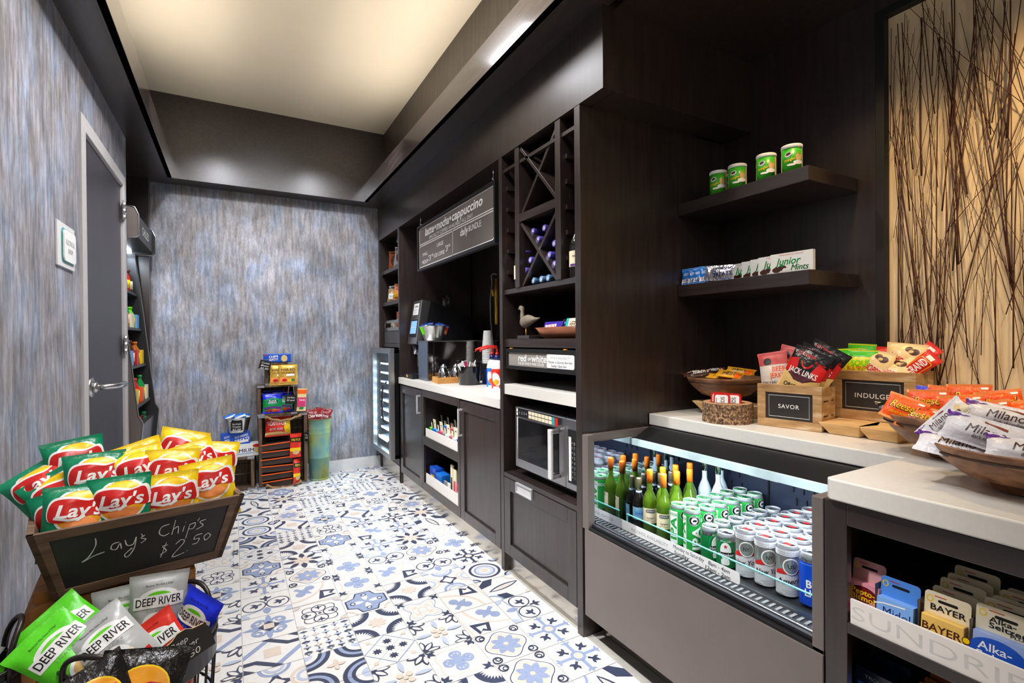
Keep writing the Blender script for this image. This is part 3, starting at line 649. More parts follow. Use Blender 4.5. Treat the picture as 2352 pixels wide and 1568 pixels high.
# ---- small framed sign under the display shelf
sg = thing('framed_sign', 'long framed taupe sign about red and white wine above the microwave', 'sign', (XF+.012, 1.99, 1.118))
m = MB(); hw = .312
for q in ((-hw, -.052, hw, -.034), (-hw, .034, hw, .052), (-hw, -.034, -hw+.018, .034), (hw-.018, -.034, hw, .034)): m.box(0, q[0], q[1], .02, q[2], q[3], MATTE)
m.build('frame', sg, bevel=.001)
m = MB(); m.box(.008, -hw+.018, -.034, .014, hw-.018, .034, SIGNL)
m.decal([tx('red', -.155, .008, .034, WHITE, .08, .12, .012), tx('or', -.083, .006, .018, WHITE, .034, .12, .012), tx('white', 0, .008, .034, WHITE, .13, .12, .012), tx('CHILLED WINE IN WINE COOLER', -.075, -.02, .013, WHITE, .24, 0, .01)], fyz(.008, 0, 0)); m.build('printed_panel', sg)
m = MB(); m.prism(rc(-.105, -.031, .105, .031, WHITE, .008)[0], 0, .003, WHITE, T=Mx(((0, 0, -1, .006), (-1, 0, 0, -.18), (0, 1, 0, 0), (0, 0, 0, 1))))
m.decal([tx('WINE AVAILABILITY', 0, .016, .012, GREYI, .16), tx('Monday to Saturday 8am-4am', 0, -.003, .011, INK, .185, .2), tx('Sunday 12pm-2am', -.01, -.02, .011, INK, .12, .2)], fyz(.003, -.18, 0)); m.build('notice_card', sg)
m = MB(); m.box(-.003, -.235, .052, .006, -.215, .056, GOLD); m.box(-.003, .245, .052, .006, .265, .056, GOLD); m.build('hanger_clip', sg)
# ---- microwave
mw = thing('microwave', 'stainless steel microwave with dark glass door in the tower bay', 'microwave', (1.27, 0, 0))
y0, y1, z0, z1 = 1.70, 2.245, .565, .872
m = MB(); m.box(.02, y0-.02, z0, .46, y1, z1, DGREY); m.build('body', mw, bevel=.003)
m = MB(); ys = 1.80
m.box(0, ys, z0, .022, y1, z1, STEEL); do = m.build('door', mw, bevel=.004)
m = MB(); m.box(-.002, ys+.05, z0+.045, .001, y1-.03, z1-.055, mat('dark oven glass', (14, 12, 12), .06, var=.1)); m.build('door_window', do, bevel=.001)
m = MB(); m.tube([(-.002, y1-.028, z0+.042), (-.002, y1-.028, z1-.05), ], .003, WHITEP); m.build('window_trim', do)
m = MB(); hy0 = ys+.012
m.box(-.05, hy0+.028, z0+.03, -.036, hy0+.056, z1-.055, WHITEP); m.box(-.04, hy0+.03, z0+.03, 0, hy0+.054, z0+.05, STEEL); m.box(-.04, hy0+.03, z1-.075, 0, hy0+.054, z1-.055, STEEL); m.build('handle', do, bevel=.004)
m = MB(); m.box(-.003, ys+.10, z1-.046, .001, y1-.012, z1-.004, MATTE)
its = [tx(str(k+1), .49-.57+.06*0+.032*k-.09, 0, .014, WHITE) for k in range(4)]
its = []
w0 = y1-.02
for k in range(2): its.append(rc(.0, -.017+.019*k, .014, -.001+.019*k, WHITE))
for k in range(4): its.append(tx(str(k+1), .034+.022*k, 0, .012, WHITE))
for i in range(7):
    for j in range(2): its.append(rc(.122+.031*i, -.017+.019*j, .149+.031*i, -.001+.019*j, CREAM))
its += [rc(.338, -.018, .358, .018, TEALP), rc(.361, -.018, .385, .018, RED)]
m.decal(its, fyz(-.003, w0, z1-.025), None, .0004); m.build('preset_panel', do)
m = MB(); m.box(0, y0-.018, z0, .022, ys-.002, z1, STEEL); cp = m.build('control_panel', mw, bevel=.004)
m = MB(); m.box(-.002, y0-.012, z0+.03, .001, ys-.022, z1-.045, MATTE)
its = [rc(.004, .01, .022, .20, WHITE)]+[tx('%d' % ((k+1) % 10), .047, .028+.021*k, .014, GREYI) for k in range(8)]+[tx('=', .033, .03+.021*k, .014, GREYI) for k in range(8)]
m.decal(its, fyz(-.002, ys-.024, z0+.03)); m.build('keypad', cp)
m = MB(); m.box(.06, y0, .527, .40, y1-.03, .565, BLACK); m.build('foot', mw)
# ---- hanging coffee sign
hs = thing('hanging_sign', 'large dark framed coffee menu sign hanging above the coffee counter', 'sign', (1.262, 3.075, 1.915))
hw, hh = .655, .172
m = MB()
for q in ((-hw, -hh, hw, -hh+.02), (-hw, hh-.012, hw, hh), (-hw, -hh+.02, -hw+.014, hh-.012), (hw-.014, -hh+.02, hw, hh-.012)): m.box(-.012, q[0], q[1], .02, q[2], q[3], BLACK)
m.build('frame', hs, bevel=.001)
m = MB(); W2 = hw-.014; m.box(0, -W2, -hh+.02, .012, W2, hh-.012, SIGNG)
L, Rr, B, T_, Mm = -W2+.012, W2-.012, -hh+.028, hh-.022, .028
def rnd_line(p, w): return st(p, w, WHITE)
arc = lambda cx, cy, r, a0, a1: [(cx+r*math.cos(R(a0+(a1-a0)*k/6)), cy+r*math.sin(R(a0+(a1-a0)*k/6))) for k in range(7)]
its = [rnd_line([(L, Mm)]+arc(L+.03, T_-.03, .03, 180, 90)+[(Rr, T_), (Rr, Mm), (L, Mm)], .005),
       rnd_line([(L, Mm-.014), (0.02, Mm-.014), (.02, B), (L, B), (L, Mm-.014)], .005),
       rnd_line([(.035, Mm-.014), (Rr, Mm-.014)]+arc(Rr-.03, B+.03, .03, 0, -90)+[(.035, B), (.035, Mm-.014)], .005),
       tx('latte', -.405, .106, .056, WHITE, .19, .15, .02), el(-.285, .106, .013, .013, WHITE), tx('mocha', -.145, .106, .056, WHITE, .235, .15, .02), el(-.005, .106, .013, .013, WHITE), tx('cappuccino', .255, .108, .056, WHITE, .46, .15, .02),
       tx('SPECIALTY COFFEE AVAILABLE ALL DAY', -.03, .05, .024, WHITE, .76, 0, -.004),
       tx('daily', .22, -.022, .046, WHITE, .12, .15, .015), tx('BUNDLE:', .38, -.022, .036, WHITE, .18),
       tx('SMALL', -.50, -.055, .024, WHITE, .11), tx('MEDIUM', -.50, -.112, .026, WHITE, .13), tx("'3", -.40, -.098, .04, WHITE, .04, .2), tx('00', -.345, -.085, .018, WHITE, .03),
       tx('LARGE', -.19, -.032, .026, WHITE, .12), tx('ICED COFFEE', -.21, -.098, .026, WHITE, .2), tx("'3", -.07, -.082, .04, WHITE, .04, .2), tx('00', -.022, -.07, .018, WHITE, .03)]
m.decal(its, fyz(0, 0, 0)); m.build('menu_panel', hs)
for y in (-.62, .60):
    m = MB(); m.tube([(.0, y, hh), (0, y, hh+.085)], .0018, CHROME, 6); m.tube([(-.006, y, hh+.02), (-.004, y, hh+.008), (.004, y, hh+.01), (.002, y, hh+.03)], .0016, CHROME, 6); m.build('hook_wire', hs)
# ---- open drinks cooler under the nook counter
FY0, FY1 = .684, 1.634
fg = thing('drinks_cooler', 'black open front drinks cooler with lit shelf set into the counter run', 'refrigerator', (0, 0, 0))
DK = .42
m = MB(); m.box(XF, FY0, .452, XF+.05, FY1, .462, MATTE); m.box(XF+.012, FY0+.03, .462, XF+.05, FY1-.045, .476, BLACK); m.box(XF+.05, FY0+.03, .40, XF+.062, FY1-.04, .47, BLACK); m.tube([(XF+.03, FY0+.03, .478), (XF+.03, FY1-.045, .478)], .003, CHROME, 6); m.build('sill', fg, bevel=.001)
m = MB(); m.box(XF-.004, FY0, .105, XF+.03, FY1-.017, .452, CASE); m.build('front_panel', fg, bevel=.002)
m = MB(); m.box(XF+.09, FY0, 0, XF+.10, FY1-.02, .105, KICK); m.build('toe_kick', fg)
m = MB(); m.box(XF, FY0, .0, XF+.03, FY0+.028, .831, CASE); m.box(XF+.03, FY0, .105, 1.98, FY0+.028, .83, CASE); m.build('end_post', fg, bevel=.002)
m = MB(); m.box(XF-.002, FY1-.04, .452, XF+.03, FY1-.002, .831, CASE); m.box(XF+.03, FY1-.02, .105, 1.98, FY1-.002, .83, CASE)
m.box(XF+.03, FY1-.024, DK, 1.93, FY1-.021, .80, mat('mirror liner', (190, 196, 204), .04, 1., var=.02)); m.build('end_post', fg, bevel=.001)
LINER = mat('cooler dark liner', (36, 42, 58), .35, var=.1)
m = MB(); m.box(1.92, FY0+.03, .3, 1.97, FY1-.025, .80, LINER)
for y in (1.45, 1.40, 1.16, 1.12, 1.08, .82):
    for k in range(4): m.box(1.915, y+.012*(k % 2), .56+.05*k, 1.9205, y+.004+.012*(k % 2), .59+.05*k, MATTE)
m.box(1.912, 1.275, .42, 1.921, 1.281, .79, MATTE); m.build('back_liner', fg)
m = MB(); m.hexa([(1.49, FY0+.03, .79), (1.98, FY0+.03, .80), (1.98, FY1-.025, .80), (1.49, FY1-.025, .79)], [(1.58, FY0+.03, .835), (1.98, FY0+.03, .835), (1.98, FY1-.025, .835), (1.58, FY1-.025, .835)], BLACK)
m.build('canopy', fg)
m = MB(); m.box(1.475, FY0+.035, .768, 1.489, FY1-.03, .794, mat('lit glass edge', (196, 222, 226), .2, emit=.22, var=.3, vscale=9)); m.build('light_rail', fg)
m = MB(); m.box(1.492, FY0+.06, .776, 1.512, FY1-.05, .788, LED); m.build('led_strip', fg)
m = MB(); m.tube([(1.53, 1.10, .775), (1.53, 1.09, .752), (1.53, .99, .752), (1.53, .98, .775)], .0025, CHROME, 8); m.build('wire_loop', fg)
m = MB(); m.box(XF+.062, FY0+.03, DK-.03, 1.92, FY1-.025, DK-.002, DGREY)
for k in range(42): y = FY0+.04+.0215*k; m.box(XF+.075, y, DK-.002, XF+.175, y+.009, DK+.0015, mat('slot grey', (104, 106, 104), .5))
m.build('deck', fg)
m = MB(); m.box(1.428, FY0+.05, DK, 1.433, 1.585, .484, GLASS); m.box(1.4275, FY0+.05, .484, 1.4335, 1.585, .487, GLASSE); m.box(1.4275, 1.585, DK, 1.4335, 1.588, .487, GLASSE); m.build('guard_glass', fg)
m = MB(); m.prism(rc(-.285, -.021, .285, .021, ACRYL, .012)[0], 0, .002, WHITE, T=Mx(((0, 0, -1, 1.425), (-1, 0, 0, 1.335), (0, 1, 0, .436), (0, 0, 0, 1))))
m.decal([tx('ALCOHOL AVAILABILITY', -.12, .0, .013, GREYI, .20), tx('Monday to Saturday', .075, .0095, .0135, INK, .14, .15), tx('8am - 4am', .205, .0095, .0135, INK, .085, .15), tx('Sunday', .045, -.0095, .0135, INK, .07, .15), tx('12pm - 2am', .20, -.0095, .0135, INK, .10, .15)], fyz(1.423, 1.335, .436)); m.build('notice_strip', fg)
# ---- right base cabinet and the white counters
rcab = thing('base_cabinet', 'dark wood cabinet with open shelves of small medicine packs at the right edge', 'cabinet', (0, 0, 0))
RY0, RY1 = -.62, .681
m = MB(); m.box(XF, RY1-.05, 0, XF+.02, RY1, .832, WOOD); m.box(XF, RY0, .782, XF+.02, RY1-.05, .832, WOODH); m.box(XF, RY0, 0, XF+.02, RY0+.05, .782, WOOD); m.box(XF, RY0, .533, XF+.02, RY1-.05, .558, WOODH); m.box(XF, RY0, 0, XF+.02, RY1-.05, .09, WOODH); m.build('face_frame', rcab, bevel=.0015)
m = MB(); m.box(XF+.02, RY1-.018, 0, XN-.01, RY1-.001, .832, WOOD); m.box(XF+.02, RY0, 0, XN-.01, RY0+.02, .832, WOOD); m.box(XF+.5, RY0, 0, XF+.52, RY1-.02, .832, WOOD); m.box(XF+.02, RY0, .07, XF+.5, RY1-.02, .09, WOOD); m.build('carcass', rcab)
m = MB(); m.box(XF+.02, RY0+.02, .535, XF+.5, RY1-.018, .556, WOOD); m.build('shelf', rcab)
m = MB(); m.box(XF+.004, RY0+.05, .558, XF+.010, RY1-.055, .614, ACRYL)
m.decal([tx('SUNDRIES & ESSENTIALS', 0, 0, .03, mat('pale lettering', (206, 200, 192), .5), .80, 0, -.006, al='l')], fyz(XF+.004, RY1-.058, .586)); m.build('shelf_lip', rcab)
m = MB(); ZCT = .887
m.prism([(1.221, -.62), (XN-.002, -.62), (XN-.002, 1.632), (1.602, 1.632), (1.602, .672), (1.232, .672), (1.221, .661)], ZCT-.05, ZCT, STONE)
tag(m.build('countertop', bevel=.004), 'white stone L-shaped countertop below the floating shelves', 'countertop')
# ---- floating shelves in the nook
for z, nm in ((1.831, 'upper dark floating shelf carrying the green canisters'), (1.460, 'lower dark floating shelf carrying the white boxes')):
    m = MB(); m.box(1.792, 1.036, z-.053, XN-.002, 1.634, z, WOODH); tag(m.build('floating_shelf', bevel=.002), nm, 'shelf')
# ---- twig panel on the nook wall
tp = thing('twig_panel', 'tall cream wall panel with dark twigs pressed behind a black frame', 'wall panel', (XN-.002, .30, 1.67))
py0, py1, pz0, pz1 = -.9, .655, -.775, .74
m = MB(); m.box(-.012, py0+.02, pz0+.02, -.002, py1-.02, pz1-.02, LINEN); m.build('backing_panel', tp)
m = MB()
for q in ((py0, pz0, py1, pz0+.03), (py0, pz1-.03, py1, pz1), (py0, pz0+.03, py0+.03, pz1-.03), (py1-.03, pz0+.03, py1, pz1-.03)): m.box(-.045, q[0], q[1], 0, q[2], q[3], MATTE)
m.build('frame', tp, bevel=.002)
r5 = random.Random(11); m = MB()
for k in range(500):
    y = r5.uniform(py0+.05, py1-.04); thick = r5.random() < .42
    Lh = r5.uniform(.5, 1.1) if thick else r5.uniform(.5, 1.3); ang = r5.gauss(0, .075 if thick else .2); c = r5.gauss(0, .09)
    zc = r5.uniform(pz0, pz1+.25); pts = []; w0 = r5.uniform(.0016, .0026) if thick else r5.uniform(.0007, .0014); x = -.016-.014*r5.random()
    for s in range(9):
        t = s/8-.5; yy = y+ang*t*Lh+c*(t*t)*Lh*.6; zz = zc+t*Lh
        if pz0+.03 < zz < pz1-.03 and py0+.03 < yy < py1-.032: pts.append((x, yy, zz))
    if len(pts) > 2: m.tube(pts, [w0*(1-.35*i/len(pts)) for i in range(len(pts))], TWIG, 5)
tag(m.build('twigs', tp), kind='stuff')
# ---- chilled display case in the alcove
cc = thing('display_case', 'tall grey chilled display case standing in the alcove beyond the dark door', 'refrigerator', (0, 0, 0))
PR = [(-1.25, .02), (-.535, .02), (-.535, .36), (-.505, .695), (-.512, .715), (-.528, .745), (-.640, 1.86), (-.640, 1.885), (-.53, 1.885), (-.515, 1.90), (-.515, 2.03), (-.535, 2.075), (-.58, 2.085), (-1.25, 2.085)]
XZ = Mx(((1, 0, 0, 0), (0, 0, 1, 0), (0, 1, 0, 0), (0, 0, 0, 1)))
for y in (3.93, 4.69):
    m = MB(); m.prism(PR, y, y+.03, CASE if y < 4 else DGREY, T=XZ); m.tube([(x, y+(0 if y < 4 else .03), z) for x, z in PR[1:13]], .004, STEEL, 6); m.build('side_panel', cc)
m = MB(); m.prism([(-.86, 1.90), (-.53, 1.90), (-.53, 2.05), (-.56, 2.075), (-.86, 2.075)], 3.96, 4.69, DGREY, T=XZ)
m.decal([tx('CHILLED', 0, 0, .055, WHITE, .30, 0, .006)], fyz2(-.529, 4.33, 1.975)); m.build('header', cc, bevel=.002)
m = MB(); m.box(-.70, 3.97, 1.885, -.66, 4.68, 1.898, LED); m.build('lamp', cc)
m = MB(); m.prism([(-1.2, .02), (-.56, .02), (-.56, .36), (-.535, .66), (-.62, .66), (-.64, .52), (-1.2, .52)], 3.96, 4.69, STEEL, T=XZ); m.build('base', cc)
m = MB(); m.box(-1.24, 3.96, .02, -1.20, 4.69, 2.08, DGREY); m.build('back_panel', cc)
for z in (.80, 1.06, 1.32, 1.58):
    x = -.545-.1*(z-.745)
    m = MB(); m.box(-1.2, 3.965, z-.018, x, 4.685, z, DGREY); m.build('shelf', cc)
m = MB(); m.box(-.606, 3.97, .60, -.60, 4.62, .76, GLASS); m.decal([rc(-.2, -.05, .1, .05, CREAM)], fyz2(-.599, 4.12, .68)); m.build('guard_glass', cc)
# ================================================================ packets: artwork of each kind
BH = {}
def kind(k, W, H, T, m, art, **kw):
    BH[k] = H
    KINDS[k] = lambda v: bagmesh(W, H, T*(1+.12*(v-1)), m, art, seed=v*3+len(k), **kw)
def bagc(k, v, label, cat, c, rz=0, tilt=0, roll=0, group=None, name='snack_bag', scale=1.):
    key = (k, v % 3)
    if key not in _BAGS: _BAGS[key] = KINDS[k](v % 3).mesh(name)
    o = bpy.data.objects.new(name, _BAGS[key]); COL.objects.link(o)
    o.matrix_basis = TL(*c) @ rot(0, 0, rz) @ rot(tilt, 0, 0) @ rot(0, roll, 0) @ Mx.Scale(scale, 4) @ TL(0, 0, -BH[k]/2)
    return tag(o, label, cat, group)
def hl(x, y, s, m): return poly([(x-.5*s, y-.3*s), (x-.42*s, y+.24*s), (x+.1*s, y+.34*s), (x+.5*s, y+.26*s), (x+.44*s, y-.3*s), (x-.1*s, y-.22*s)], m)
def lays(flav):
    its = [el(.004, .006, .056, .054, WHITE), el(.004, .006, .051, .049, GOLD), el(.004, .018, .048, .034, YEL, 24), el(.006, -.024, .034, .014, LORANGE, 18)]
    rib = [(-.056, -.012), (-.058, .014), (-.046, .034), (-.014, .036), (.02, .028), (.052, .034), (.062, .012), (.06, -.012), (.03, -.008), (-.01, -.014), (-.036, -.018)]
    rib = cat(rib)
    its += [poly([(x*1.07+.002, y*1.1+.002) for x, y in rib], WHITE), poly(rib, RED), tx("Lay's", .003, .008, .030, WHITE, .098, .22, .022)]
    its += [st([(-.048, -.006), (-.02, -.014), (.004, -.012), (.014, -.007)], .006, WHITE)]
    its = [([(a, b+.018) for a, b in vs], fs, m) for vs, fs, m in its]
    its += [tx('Sour Cream', 0, -.046, .012, WHITE, .07)] if flav == 'g' else [tx('Classic', .018, -.046, .015, BROWN, .064)]
    return its
kind('laysg', .135, .172, .055, FGREEN, lays('g')); kind('laysy', .135, .172, .055, FYEL, lays('y'))
def drv(cutm, extra):
    return [el(0, .035, .045, .022, WHITE), el(0, .036, .030, .014, LIME, 18), tx('Because We Give a Chip!', 0, .066, .005, INK, .06), rc(-.056, .012, .056, .042, WHITE, .002), tx('DEEP RIVER', 0, .028, .018, INK, .102, 0, .012), tx('S N A C K S', 0, .006, .006, GREYI, .05)]+extra
POT = [el(-.006, -.026, .029, .028, WHITE), el(-.010, -.030, .019, .017, INK), el(-.010, -.018, .018, .006, YEL, 18), el(.016, -.038, .011, .007, TAN), el(.018, -.030, .008, .006, CREAM)]
CUT_ = [poly([(-.05, -.064), (.05, -.056), (.05, -.046), (-.05, -.054)], RED), tx('KRINKLE CUT', 0, -.055, .007, WHITE, .06, 0, .01, 4.5), tx('Salt & Pepper', .008, -.074, .010, NAVY, .06, 0, .01)]
kind('drgrey', .13, .185, .045, FGREY, drv(RED, POT+CUT_)); kind('drlime', .13, .185, .045, FLIME, drv(RED, [el(0, -.04, .034, .024, WHITE), el(0, -.04, .026, .017, TAN)]))
kind('drred', .125, .17, .045, FRED, drv(RED, [rc(-.05, -.05, .05, -.032, INK), tx('KETTLE', 0, -.041, .009, WHITE, .05)])); kind('drblue', .125, .175, .045, FBLUE, drv(RED, [el(0, -.045, .034, .026, WHITE), el(0, -.045, .026, .018, TAN)]))
kind('black', .20, .24, .06, FBLACK, [el(0, .02, .07, .062, YEL), el(0, .02, .066, .058, GOLD), hl(.01, .01, .10, RED), tx("Lay's", .01, .012, .026, WHITE, .075, .22, .02)])
kind('doritos', .19, .22, .06, FMAROON, [poly([(-.05, -.03), (.02, .07), (.07, -.02)], DRED), tx('Doritos', 0, .03, .034, WHITE, .15, 0, .018), el(.0, -.05, .05, .03, LORANGE)])
kind('haribo', .15, .17, .035, FGOLD, [tx('HARIBO', 0, .042, .022, INK, .11, 0, .018), tx('GOLD-BEARS', 0, .016, .015, BROWN, .11, 0, .012), rc(-.016, -.012, .05, .006, WHITE, .006), poly([(-.067, -.02), (.067, -.032), (.067, -.066), (-.067, -.066)], LORANGE), el(-.03, -.045, .02, .012, RED), el(.01, -.05, .018, .012, YEL), el(.04, -.045, .016, .012, GREEN)])
kind('forest', .155, .165, .05, FBLUE, [poly([(-.077, -.07), (-.077, .03), (0, .045), (.077, .03), (.077, -.07)], GREEN), el(0, .012, .05, .024, TEALP), el(0, .012, .046, .02, pr('deep green print', (8, 84, 60))), tx('BLACK', 0, .019, .012, WHITE, .06, 0, .014), tx('FOREST', 0, .003, .012, WHITE, .066, 0, .014), poly([(-.07, -.036), (0, -.026), (.07, -.036), (.07, -.052), (0, -.042), (-.07, -.052)], PURPLE), el(-.03, -.062, .02, .012, RED), el(.012, -.062, .02, .013, ORANGE), el(.045, -.062, .016, .012, PINK)])
kind('hangcandy', .075, .19, .02, FCREAM, [rc(-.037, .05, .037, .085, ORANGE), rc(-.037, -.06, .037, .02, PINK), tx('Candy', 0, .0, .014, WHITE, .05, 0, .01), el(0, -.07, .02, .012, GREEN)])
kind('tostitos', .21, .17, .05, FRED, [poly([(.105, .07), (.06, .06), (.05, -.02), (.06, -.07), (.105, -.07)], YEL), tx('TOSTITOS', -.012, .026, .034, INK, .17, 0, .022), tx('TOSTITOS', -.012, .027, .032, WHITE, .165, 0, .008), tx('BITE SIZE', -.015, -.022, .018, WHITE, .11, 0, .008), poly([(-.105, -.05), (0, -.044), (.09, -.06), (.09, -.073), (-.105, -.073)], TAN)])
kind('flatpack', .27, .19, .07, mat('dark brown pack', (64, 50, 44), .4), [], wr=.4, sealm=ORANGE)
kind('standpack', .10, .21, .035, FRED, [rc(-.05, .03, .05, .07, INK), tx('FRITOS', 0, .05, .02, YEL, .08, 0, .01), rc(-.05, -.05, .05, -.02, YEL), el(0, -.06, .03, .02, TAN)])
kind('krt', .085, .075, .022, FLB, [tx('RICE KRISPIES', 0, .014, .011, WHITE, .07, .2, .012, 10), poly([(-.042, -.03), (.042, -.018), (.042, .004), (-.042, -.012)], WHITE), tx('TREATS', 0, -.013, .016, BLUE, .074, .2, .016, 8)])
kind('krts', .15, .075, .028, FSILV, [tx('RICE KRISPIES', .01, .016, .014, NAVY, .12, .2, .012, 8), tx('TREATS', .02, -.008, .018, NAVY, .10, .2, .014, 6), tx('Original', .03, -.028, .010, BLUE, .05)])
kind('pepp', .13, .05, .03, FBROWN, [tx("m&m's", 0, .002, .022, WHITE, .085, .2, .016), el(.045, .008, .010, .010, RED)]); kind('nut', .13, .05, .022, FMUST, [tx("m&m's", 0, .0, .018, BROWN, .07, .2, .012), poly([(.03, -.02), (.06, -.02), (.06, .02), (.04, .02)], ORANGE)])
kind('jack', .15, .21, .03, FBLACK, [poly([(-.075, -.10), (-.075, .0), (0, -.03), (.075, .0), (.075, -.10)], TAN), poly([(-.075, .05), (-.04, .062), (-.02, -.012), (-.075, .0)], RED), poly([(.075, .05), (.04, .062), (.02, -.012), (.075, .0)], RED), poly([(-.045, .016), (.045, .016), (.045, -.012), (.02, -.028), (-.02, -.028), (-.045, -.012)], mat('plum print', (72, 20, 34), .4)), tx('JACK LINKS', 0, .010, .022, WHITE, .118, 0, .016), st([(-.022, .052), (-.014, .036), (0, .03), (.014, .036), (.022, .052)], .007, RED), tx('110 Calories', -.02, .082, .016, RED, .075, 0, .01), tx('Protein', .045, .062, .012, RED, .04, 0, .01), tx('ORIGINAL', 0, -.052, .016, INK, .10, 0, .012), tx('BEEF JERKY', 0, -.07, .007, BROWN, .07), rc(.016, -.1, .06, -.078, INK), tx('15g', .036, -.089, .014, WHITE, .03)])
kind('jerky', .115, .20, .03, FPINKW, [rc(-.0575, .045, .0575, .10, mat('rose print', (206, 84, 84), .4)), el(-.02, .06, .016, .016, INK), tx('BEEF', .022, .026, .020, ORANGE, .05, 0, .012), tx('JERKY', .016, .0, .020, ORANGE, .06, 0, .012), tx('TERIYAKI', -.02, -.028, .011, INK, .06), el(.01, -.06, .034, .024, GREYI), el(.02, -.052, .02, .014, WHITE)])
kind('sour', .10, .13, .03, FSOUR, [rc(-.05, .036, .05, .065, BRIGHTG), tx('SOUR', .004, .012, .022, LIME, .075, 0, .022, 4), tx('PATCH', 0, -.016, .026, INK, .088, 0, .03, 3), tx('PATCH', 0, -.016, .024, GOLD, .084, 0, .012, 3), tx('KIDS', 0, -.04, .018, INK, .05, 0, .02)])
kind('whop', .125, .135, .03, FCREAM, [tx('WHOPPERS', 0, -.005, .026, WHITE, .108, .1, .06, -28), tx('WHOPPERS', 0, -.005, .024, RED, .104, .1, .03, -28), el(.03, .035, .016, .012, BROWN), el(.012, .045, .012, .010, BROWN), el(.02, .036, .008, .006, TAN), tx('malted milk balls', .03, -.032, .010, BROWN, .05, 0, .01, -28)])
kind('redbag', .12, .14, .03, FRED, [tx('Twizzlers', 0, .02, .02, WHITE, .09, .2, .012)])
kind('grand', .06, .16, .02, FRED, [rc(-.024, -.06, .024, .05, YEL, .006), rc(-.022, -.058, .022, .048, RED, .006), tx('100 GRAND', 0, -.004, .028, WHITE, .10, 0, .02, 90), rc(-.012, .054, .012, .068, WHITE)])
kind('reese', .14, .115, .03, FORANGE, [tx("Reese's", .004, .008, .034, INK, .116, .25, .022), tx("Reese's", .004, .009, .031, YEL, .110, .25, .006), tx('2 PEANUT BUTTER CUPS', .0, -.026, .009, YEL, .09, .1, .012), rc(.035, .036, .058, .046, WHITE, .003)], sealm=LORANGE)
kind('milano', .20, .085, .05, FWHITE, [poly([(-.1, .02), (-.05, .036), (-.1, .04)], PURPLE), poly([(-.02, .034), (.03, .022), (.03, .014), (-.02, .026)], mat('brick print', (140, 60, 44), .4)), tx('Milano', -.01, -.0, .024, BROWN, .085, .2, .0), tx('dark chocolate', .0, -.02, .009, BROWN, .07), el(.066, -.012, .024, .012, TAN, 20, 60), el(.082, -.02, .022, .012, CREAM, 20, 40), el(.052, -.024, .02, .008, BROWN, 20, 30)], wr=.6)
kind('darkbar', .12, .045, .02, FBLACK, [tx('SPECIAL', 0, 0, .014, ORANGE, .07, .2, .01)]); kind('bluebar', .10, .05, .02, FBLUE, [tx('YORK', 0, 0, .016, WHITE, .06)])
kind('treat', .09, .06, .02, FLB, [poly([(-.045, -.01), (.045, 0), (.045, .016), (-.045, .008)], WHITE), tx('TREATS', 0, -.006, .012, NAVY, .06, .2, .01)])
kind('silverbag', .15, .20, .07, FSILV, [el(0, 0, .05, .05, BROWN), el(.01, .02, .03, .02, GOLD)]); kind('copperbag', .13, .19, .06, mat('copper bag foil', (176, 92, 50), .26, .4, bump=.5), [el(0, 0, .04, .05, BROWN)])
kind('goldbag', .13, .16, .06, mat('pale gold bag foil', (206, 176, 120), .25, .5, bump=.5), [rc(-.05, -.05, .05, .02, WHITE), tx('NUTS', 0, -.015, .02, BROWN, .07)]); kind('orangebag', .11, .15, .05, mat('salmon bag foil', (222, 132, 84), .28, bump=.4), [rc(-.045, -.06, .045, -.01, FMUST), tx('Mix', 0, .02, .02, BROWN, .05)])

# ================================================================ generic hard shapes
def card_box(name, w, d, h, m, art, label, cat, T, group=None, side=None, top=None):
    b = MB(); b.box(-w/2, 0, 0, w/2, d, h, m); b.decal(art, fxz(0, 0, h/2))
    if side: b.decal(side, fyz(-w/2, d/2, h/2))
    o = b.build(name, bevel=.0008, T=T); return tag(o, label, cat, group)
def bottle(r, h, neck, gm, capm, cap, label_art, lm, rb=None):
    """glass wine bottle: parts body, capsule, paper label"""
    b = MB(); rb = rb or r*.36
    zs = h-neck
    b.lathe([(r*.9, 0), (r, .006), (r, zs*.72), (r*.93, zs*.80), (r*.66, zs*.92), (rb*1.2, zs), (rb, zs+.01), (rb, h-.004), (rb*.9, h-.002)], gm, 22)
    c = MB(); rc_ = rb*1.14; c.lathe([(rc_*1.02, h-cap), (rc_, h-cap*.45), (rc_*1.06, h-cap*.4), (rc_*1.06, h-.003), (rc_*.9, h+.001), (0, h+.0012)], capm, 18)
    l = MB(); a = 1.25; n = 14; z0, z1 = .25*zs, .60*zs; vs = []
    for k in range(n+1):
        t = -a+2*a*k/n
        for z in (z0, z1): vs.append(((r+.0006)*math.sin(t), -(r+.0006)*math.cos(t), z))
    l.add(vs, [(2*k, 2*k+2, 2*k+3, 2*k+1) for k in range(n)], lm, True)
    if label_art: l.decal(label_art, fcyl(r+.0008, (z0+z1)/2), (r*.3, 0))
    return b, c, l
